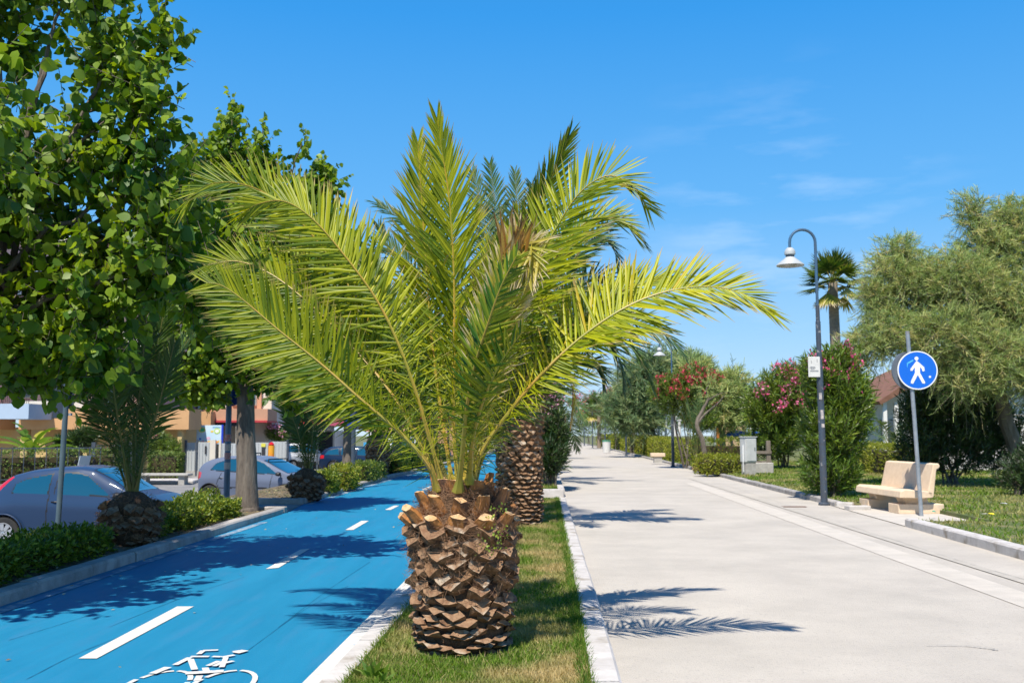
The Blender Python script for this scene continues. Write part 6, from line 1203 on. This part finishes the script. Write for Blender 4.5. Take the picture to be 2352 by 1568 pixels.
# ================================================================ BUILDINGS AND FENCES ACROSS THE CAR PARK
M_peach = mat('peach_render', (0.62, 0.36, 0.17), (0.55, 0.31, 0.145), rough=.85, scale=1.2); M_yel = mat('yellow_render', (0.60, 0.43, 0.19), (0.53, 0.38, 0.17), rough=.85, scale=1); M_pinkw = mat('pink_render', (0.52, 0.33, 0.29), (0.46, 0.29, 0.26), rough=.85, scale=1)
M_bluew = mat('pale_blue_render', (0.42, 0.52, 0.64), (0.38, 0.47, 0.58), rough=.85, scale=1); M_dark = mat('dark_opening', (0.03, 0.03, 0.035), rough=.6); M_cream = mat('cream_render', (0.66, 0.60, 0.50), (0.58, 0.53, 0.45), rough=.85, scale=1); M_brick = mat('salmon_render', (0.56, 0.30, 0.19), (0.50, 0.27, 0.17), rough=.85, scale=1.5)
M_red2 = mat('red_metal_roof', (0.50, 0.05, 0.055), (0.42, 0.04, 0.05), rough=.5, scale=2); M_gfence = mat('grey_fence_panel', (0.46, 0.48, 0.48), (0.40, 0.42, 0.42), rough=.6, scale=1.5, stretch=(6, 1, .3)); M_shut = mat('roller_shutter', (0.33, 0.31, 0.30), rough=.6)
D = 50; b_ = Vector((W(0, 1000, D).x, D, Z_PARK)); k = D/FPX; t = thing('apartment_building', 'peach and yellow apartment building with balconies behind the long garden hedge', 'building', b_)
def X_(px, d=D): return (px-1176)/FPX*d - b_.x
def Z_(py, d=D): return CAM_H+(1000-py)*d/FPX - Z_PARK
w_ = lambda nm, m, x0, x1, z0, z1, y0, y1, par=None: (lambda mb: (mb.box(((x0+x1)/2, (y0+y1)/2, (z0+z1)/2), (x1-x0, y1-y0, z1-z0)), mb.build(nm, m, par or t))[1])(MB())
w_('ground_floor_wall', M_yel, X_(-500), X_(395), 0, Z_(980), 2.0, 10)
w_('upper_wall', M_pinkw, X_(-500), X_(345), Z_(940), 12, 1.2, 10)
w_('balcony_slab', M_peach, X_(60), X_(218), Z_(986), Z_(940), -.6, 2.0); w_('balcony_slab', M_peach, X_(222), X_(430), Z_(986), Z_(938), .4, 2.4); w_('balcony_slab', M_peach, X_(-500), X_(-6), Z_(986), Z_(940), -.6, 2.0)
w_('balcony_box', M_bluew, X_(-8, 47), X_(68, 47), Z_(962, 47), Z_(927, 47), -3.0, -.62)
for x_ in np.linspace(X_(-6, 47), X_(66, 47), 13): pass
rl = MB()
for x_ in np.linspace(X_(-6, 47), X_(66, 47), 17): rl.box((x_, -2.95, Z_(918, 47)), (.02, .02, .42))
rl.box(((X_(-6, 47)+X_(66, 47))/2, -2.95, Z_(907, 47)), (X_(66, 47)-X_(-6, 47), .04, .04)); rl.build('balcony_railing', M_blk, t)
w_('white_band', M_cream, X_(68), X_(200), Z_(945), Z_(922), -.4, 1.4); w_('column', M_yel, X_(200), X_(214), 0, Z_(980), -.3, .1); w_('column', M_yel, X_(402), X_(412), 0, Z_(980), .6, 1.0); w_('column', M_yel, X_(60), X_(74), 0, Z_(980), -.3, .1)
for (x0, x1, y0, y1) in [(15, 45, 910, 860), (75, 100, 915, 850), (215, 245, 930, 870), (300, 330, 930, 880)]:
    f_ = w_('window', M_cream, X_(x0)-.06, X_(x1)+.06, Z_(y0)-.06, Z_(y1)+.06, 1.10, 1.19); w_('pane', glass('dark_window'), X_(x0), X_(x1), Z_(y0), Z_(y1), 1.06, 1.095, f_)
for zz in (6.4, 9.3):
    w_('balcony_slab', M_bluew, X_(-300), X_(120), zz, zz+1.0, -.5, 1.2); w_('balcony_slab', M_cream, X_(160), X_(345), zz, zz+1.0, -.1, 1.2)
for (x0, x1) in ((95, 150), (235, 300), (350, 385)): w_('ground_opening', M_dark, X_(x0), X_(x1), 0, Z_(1015), 1.93, 1.99)
w_('roof', M_cream, X_(-510), X_(355), 12, 12.3, .8, 10.3)
# peach annexe at its right end
D = 54; b_ = Vector((W(355, 1000, D).x, D, Z_PARK)); t = thing('annexe_building', 'cream house with a salmon parapet band above the colourful billboard', 'building', b_)
w_('wall', M_cream, X_(352), X_(545), 0, Z_(880), 3.2, 9); w_('parapet', M_brick, X_(395), X_(560), Z_(962), Z_(933), 1.0, 3.2); w_('peach_box', M_peach, X_(385), X_(428), Z_(975), Z_(940), .2, 1.0); w_('cornice', M_red2, X_(395), X_(560), Z_(967), Z_(962), .9, 3.2)
w_('upper_wall', M_brick, X_(430), X_(520), Z_(933), Z_(860), 3.0, 8); w_('canopy_shade', M_dark, X_(418), X_(482), Z_(976), Z_(967), 1.0, 3.0); w_('pillar', M_cream, X_(481), X_(494), 0, Z_(962), 1.0, 1.6); w_('pillar', M_cream, X_(404), X_(418), 0, Z_(970), 1.0, 1.5)
for (x0, x1) in ((445, 470), (488, 508)): f_ = w_('window', M_cream, X_(x0), X_(x1), Z_(922), Z_(890), 2.92, 2.99); w_('pane', glass('dark_window'), X_(x0+2), X_(x1-2), Z_(920), Z_(892), 2.88, 2.915, f_)
# billboard
b_ = Vector((W(449, 1000, 52.6).x, 52.6, Z_PARK)); D = 52.6; t = thing('billboard', 'colourful billboard in pale blue, green, orange and yellow above the grey gate', 'billboard', b_)
w_('panel', mat('billboard_blue', (0.45, 0.66, 0.82), (0.62, 0.74, 0.80), rough=.6, scale=.8), X_(417), X_(479), Z_(1020), Z_(975), 0, .08); w_('edge_strip', mat('billboard_edge', (0.02, 0.06, 0.55), rough=.5), X_(476.5), X_(480.5), Z_(1021), Z_(974), -.02, .10)
def blob(nm, cx_, cy_, rx, ry, c_, y, hole=None):
    mb = MB(); n_ = 22; X0 = X_(cx_); Z0 = Z_(cy_); sx = rx*D/FPX; sz = ry*D/FPX
    if hole: vs = []; [vs.extend([(X0+sx*math.cos(q), y, Z0+sz*math.sin(q)), (X0+sx*hole*math.cos(q), y, Z0+sz*hole*math.sin(q))]) for q in np.linspace(0, 2*math.pi, n_)]; mb.add(vs, [(2*i, 2*i+1, 2*i+3, 2*i+2) for i in range(n_-1)])
    else: mb.prism([(X0+sx*math.cos(q), Z0+sz*math.sin(q)) for q in np.linspace(0, 2*math.pi, n_)[:-1]], lambda a, b, d_: Vector((a, d_, b)), y, y+.004)
    mb.build(nm, mat('print_%.2f_%.2f_%.2f' % c_, c_, rough=.6), t)
blob('printed_ring', 430, 986, 8, 6, (.75, .65, .05), -.012, .72); blob('printed_shape', 430, 986, 5.6, 4, (.05, .50, .20), -.01); blob('printed_ring', 466, 989, 7, 6.5, (.55, .75, .10), -.012, .7); blob('printed_shape', 466, 989, 4.6, 4.2, (.80, .85, .80), -.01); blob('printed_shape', 454, 990, 3.4, 2.2, (.85, .60, .05), -.008)
for i in range(13): blob('printed_shape', 420+i*4.6, 1015+random.uniform(-1.2, 1.0), random.uniform(1.6, 2.8), random.uniform(1.5, 3.0), random.choice([(.80, .08, .03), (.85, .50, .04), (.80, .25, .03), (.85, .70, .10)]), -.012-.0006*i)
blob('printed_shape', 426, 1008, 2.6, 2.4, (.05, .15, .55), -.009); blob('printed_shape', 446, 1006, 4.5, 3.5, (.70, .45, .60), -.008)
w_('headline_bar', mat('print_headline', (.15, .35, .55), rough=.6), X_(455), X_(474), Z_(981), Z_(979), -.012, -.002)
# restaurant with awning and red roof
D = 60; b_ = Vector((W(500, 1000, D).x, D, Z_PARK)); t = thing('restaurant_building', 'low restaurant with red ribbed roof and a dark awning behind the grey fence', 'restaurant', b_)
w_('wall', M_cream, X_(490), X_(665), 0, Z_(985), 3, 9); w_('awning', mat('awning_grey', (0.20, 0.17, 0.17), rough=.8), X_(492), X_(662), Z_(986), Z_(972), .2, 3.2); w_('dark_interior', M_dark, X_(495), X_(660), .3, Z_(990), 2.9, 2.98); w_('white_fascia', M_cream, X_(545), X_(660), Z_(989), Z_(986.5), .15, .3)
mb = MB(); mb.prism([(X_(565), Z_(971)), (X_(585), Z_(940)), (X_(635), Z_(940)), (X_(668), Z_(972))], lambda a, b, d_: Vector((a, d_, b)), 1.0, 8); rf = mb.build('roof', M_red2, t)
mb = MB()
for q in np.linspace(0.03, .97, 17): xa = X_(568)+(X_(665)-X_(568))*q; xb = X_(586)+(X_(634)-X_(586))*q; mb.tube([(xa, .96, Z_(970.5)), (xb, .97, Z_(941))], .025, 4)
mb.build('roof_rib', M_red2, rf)
for px in (520, 560, 600, 640): w_('awning_post', M_pole, X_(px)-.05, X_(px)+.05, 0, Z_(975), .25, .35)
# grey panel fence and gate
D = 51; b_ = Vector((W(415, 1000, D).x, D, Z_PARK)); t = thing('panel_fence', 'pale grey sheet-metal fence with gate in front of the restaurant', 'fence', b_)
for i, (x0, x1, y0) in enumerate([(418, 442, 1016), (443, 478, 1015), (497, 540, 1018), (542, 572, 1018), (573, 612, 1016), (613, 652, 1014)]):
    pn = w_('fence_panel', M_gfence, X_(x0), X_(x1), .25, Z_(y0), 0, .06); mb = MB()
    for q in np.arange(X_(x0)+.1, X_(x1), .16): mb.box((q, -.015, (.25+Z_(y0))/2), (.03, .03, Z_(y0)-.3))
    mb.build('rib', M_gfence, pn)
for px in (416, 442, 479, 496, 541, 573, 612, 653): w_('fence_post', M_cream if px in (479, 496) else M_pole, X_(px)-(.14 if px == 479 else .05), X_(px)+(.14 if px == 479 else .05), 0, Z_(1010), -.06, .08)
w_('intercom', M_dark, X_(461), X_(465), Z_(1042), Z_(1024), -.06, -.03); w_('low_wall', M_conc, X_(416), X_(655), 0, .25, -.05, .12); w_('small_notice', mat('notice_yellow', (.65, .60, .08), rough=.6), X_(592), X_(602), Z_(1026), Z_(1018), -.06, -.03); w_('small_notice', M_dark, X_(594), X_(601), Z_(1046), Z_(1028), -.06, -.03)
b_ = Vector((W(624, 1000, 50).x, 50, Z_PARK)); t = thing('gas_cylinder_post', 'orange and yellow post with red stripes beside the white hatchback', 'bollard', b_); mb = MB(); mb.tube([(0, 0, 0), (0, 0, 1.55)], .16, 12); mb.build('post', mat('orange_paint2', (.75, .36, .02), (.72, .16, .03), rough=.6, scale=2.4), t); mb = MB(); mb.lathe([(.10, 1.55), (.16, 1.6), (.05, 1.72)], n=12); mb.build('cap', M_red, t)
# shed on the right of the restaurant
D = 66; b_ = Vector((W(740, 1000, D).x, D, Z_PARK)); t = thing('shed', 'dark grey slatted shed with a red roof edge behind the navy estate car', 'shed', b_)
w_('wall', mat('shed_grey', (0.17, 0.18, 0.19), (0.13, 0.14, 0.15), rough=.8, scale=2, stretch=(8, 1, .3)), X_(742), X_(900), 0, Z_(988), .3, 4); w_('roof_edge', M_brick, X_(735), X_(905), Z_(988), Z_(975), 0, 4.2); w_('blue_panel', mat('panel_blue', (.05, .32, .62), rough=.6), X_(728), X_(745), 0, Z_(1020), 0, .25); w_('red_post', M_red2, X_(767), X_(770), 0, Z_(975), 0, .1); w_('white_post', M_wpost, X_(748), X_(751), 0, Z_(985), 0, .1)
D = 75; b_ = Vector((W(860, 1000, D).x, D, Z_PARK)); t = thing('house', 'orange-walled house glimpsed beyond the shed between the trees', 'building', b_); w_('wall', M_brick, X_(700), X_(980), 0, Z_(940), 0, 8); mb = MB(); mb.prism([(X_(690), Z_(940)), (X_(830), Z_(905)), (X_(990), Z_(940))], lambda a, b, d_: Vector((a, d_, b)), -.4, 8.4); mb.build('roof', M_red2, t); f_ = w_('window', M_cream, X_(830), X_(850), Z_(965), Z_(948), -.05, -.01)
# long garden hedge with railing, left
b0 = Vector((W(-160, 1000, 38).x, 38, 0)); b1 = Vector((W(268, 1000, 41).x, 41, 0))
M_hg = leafmat('garden_hedge_leaf', (0.07, 0.13, 0.03), (0.20, 0.28, 0.06), trans=.25, c3=(0.35, 0.38, 0.12), rough=.45)
hedge([b0, b1], 1.0, 1.38, 'long clipped garden hedge behind the blue-grey hatchback', n=260, m=M_hg, z0=Z_PARK+.05, leaf=.075, name='garden_hedge')
hedge([(W(355, 1000, 46).x, 46), (W(412, 1000, 46).x, 46)], .9, 1.2, 'shorter garden hedge behind the wire gate', n=260, m=M_hg, z0=Z_PARK+.05, leaf=.075, name='garden_hedge')
t = thing('iron_railing', 'thin dark iron railing along the top of the long garden hedge', 'fence', (b0.x, 37.3, Z_PARK)); mb = MB(); ln_ = b1.x-b0.x
for q in np.arange(0, ln_, .35): mb.box((q, q*3/ln_, .85), (.022, .022, 1.5))
mb.build('bars', M_pole, t)
for zz in (.35, 1.55): mb = MB(); mb.box((ln_/2, 1.5, zz), (ln_+.2, .04, .04), math.atan2(3, ln_)); mb.build('rail', M_pole, t)
mb = MB(); mb.box((ln_/2, 1.45, .10), (ln_+.2, .2, .2), math.atan2(3, ln_)); mb.build('plinth', mat('plinth_brown', (.25, .17, .12), rough=.9), t)
b_ = Vector((W(355, 1000, 44).x, 44, Z_PARK)); t = thing('wire_gate', 'dark wire mesh gate with square posts left of the grey fence', 'gate', b_); D = 44
for px in (335, 412): w_('post', M_pole, X_(px)-.08, X_(px)+.08, 0, 1.75, -.05, .05)
mb = MB()
for q in np.arange(X_(337), X_(410), .14): mb.box((q, 0, .95), (.014, .014, 1.4))
for zz in (.28, .9, 1.62): mb.box(((X_(337)+X_(410))/2, 0, zz), (X_(410)-X_(337), .03, .03))
mb.build('mesh', M_pole, t)
# kerbed island in the car park
mb = MB(); a = GD(395, 44); mb.box((a.x, 43.5, Z_PARK+.07), (2.6, 2.2, .16), R(8), bev=.03); tag(mb.build('kerb_island', M_kerb), kind='structure')
b_ = Vector((W(380, 1000, 42).x, 42, Z_PARK)); t = thing('concrete_planter', 'low concrete trough left of the silver hatchback, by the wire gate', 'planter', b_); mb = MB(); mb.box((0, 0, .42), (2.2, .7, .10), bev=.02); mb.build('top_slab', M_conc, t)
for x_ in (-.8, .8): mb = MB(); mb.box((x_, 0, .18), (.25, .5, .37)); mb.build('support', M_conc, t)
# banana plant
b_ = Vector((W(72, 1000, 45).x, 45, Z_PARK)); t = thing('banana_plant', 'banana plant with broad torn leaves in front of the apartment building', 'plant', b_)
mb = MB(); mb.tube([(0, 0, 0), (.05, 0, .8), (.1, 0, 1.4)], [.16, .13, .08], 10); mb.build('stem', mat('banana_stem', (.16, .20, .07), rough=.6), t)
M_ban = leafmat('banana_leaf', (0.06, 0.14, 0.015), (0.16, 0.26, 0.03), trans=.4, c3=(.4, .38, .05))
def banana_leaf(az_, el_, ln, wd, seed):
    rg = random.Random(seed); pts = arch((.08, 0, 1.25), az_, el_, ln, R(rg.uniform(50, 95)), n=8); P = spline(pts, 18); T = nrm(np.gradient(P, axis=0)); sd_ = np.array([-math.sin(az_), math.cos(az_), 0]); V = []
    for i_ in range(18):
        u_ = i_/17; ww = wd*(math.sin(math.pi*min(1, .08+u_*.92))**.6)*.5; n_ = np.cross(sd_, T[i_]); up_ = .35*ww
        V += [P[i_]-sd_*ww*rg.uniform(.8, 1)+n_*up_*-1, P[i_], P[i_]+sd_*ww*rg.uniform(.8, 1)-n_*up_]
    F_ = [(3*i_+c_, 3*i_+c_+1, 3*i_+c_+4, 3*i_+c_+3) for i_ in range(17) for c_ in (0, 1) if not (rg.random() < .12)]
    link('leaf', fast_mesh('leaf', np.array(V), [F_], var=np.full(54, rg.random()), tip=np.repeat(np.linspace(0, .8, 18), 3)), M_ban, t)
for i, (a_, e_, l_) in enumerate([(0, 70, 1.7), (3.1, 35, 2.2), (.3, 40, 2.0), (2.6, 55, 1.8), (-.6, 35, 2.2), (3.8, 30, 2.2), (1.5, 60, 1.8), (4.7, 45, 1.6), (.1, 22, 2.2), (3.2, 75, 1.8)]): banana_leaf(a_, R(e_), l_, .5, i)
np.random.seed(61); random.seed(61)
oleander(Vector((W(190, 1000, 46).x, 46, Z_PARK)), [E(190, 1010, 46, 24, 30, 22), E(150, 1020, 46, 18, 30, 18)], 'spiky dark shrub between the banana plant and the yellow column', n=300, leaf=.3, m=M_oled, flowers=0, name='shrub', wd=.12)
oleander(Vector((W(372, 1000, 49).x, 49, Z_PARK)), [E(365, 1020, 49, 30, 30, 26), E(395, 1030, 49, 18, 30, 20)], 'dark garden shrub behind the wire gate', n=320, leaf=.16, m=M_ole, flowers=4, name='shrub')
oleander(Vector((W(638, 1000, 57).x, 57, Z_PARK)), [E(630, 995, 57, 18, 20, 16), E(645, 1003, 57, 14, 20, 12)], 'small shrub with pale pink flowers above the grey fence', n=260, leaf=.16, m=M_ole, flowers=22, fm=M_pale, name='shrub', fsz=.08)
# trees closing the far left view behind the houses
for i, (px, D, r, cy) in enumerate([(960, 90, 60, 950), (1060, 100, 70, 940), (1160, 110, 60, 950), (700, 90, 80, 930), (560, 85, 60, 915), (860, 85, 60, 925), (1220, 125, 50, 960), (1255, 165, 34, 968)]):
    b_ = Vector((W(px, 1000, D).x, D, Z_PARK)); oleander(b_, [E(px, cy+10, D, r, r, 50), E(px-r*.6, cy+20, D, r*.7, r, 40), E(px+r*.5, cy, D, r*.7, r, 44)], ['bushy green tree closing the view behind the white van', 'green tree crown behind the thick palm trunk, farther off', 'far tree crown between the two front palms', 'tree crown rising behind the shed', 'tree crown rising behind the restaurant roof', 'tree crown behind the orange-walled house', 'far dark tree just left of the vanishing point', 'farthest tree crown at the vanishing point'][i], n=520, leaf=.42, m=M_ole, flowers=0, stems=5, per=9, slen=1.0, name='broadleaf_tree', cat='tree', wd=.5)
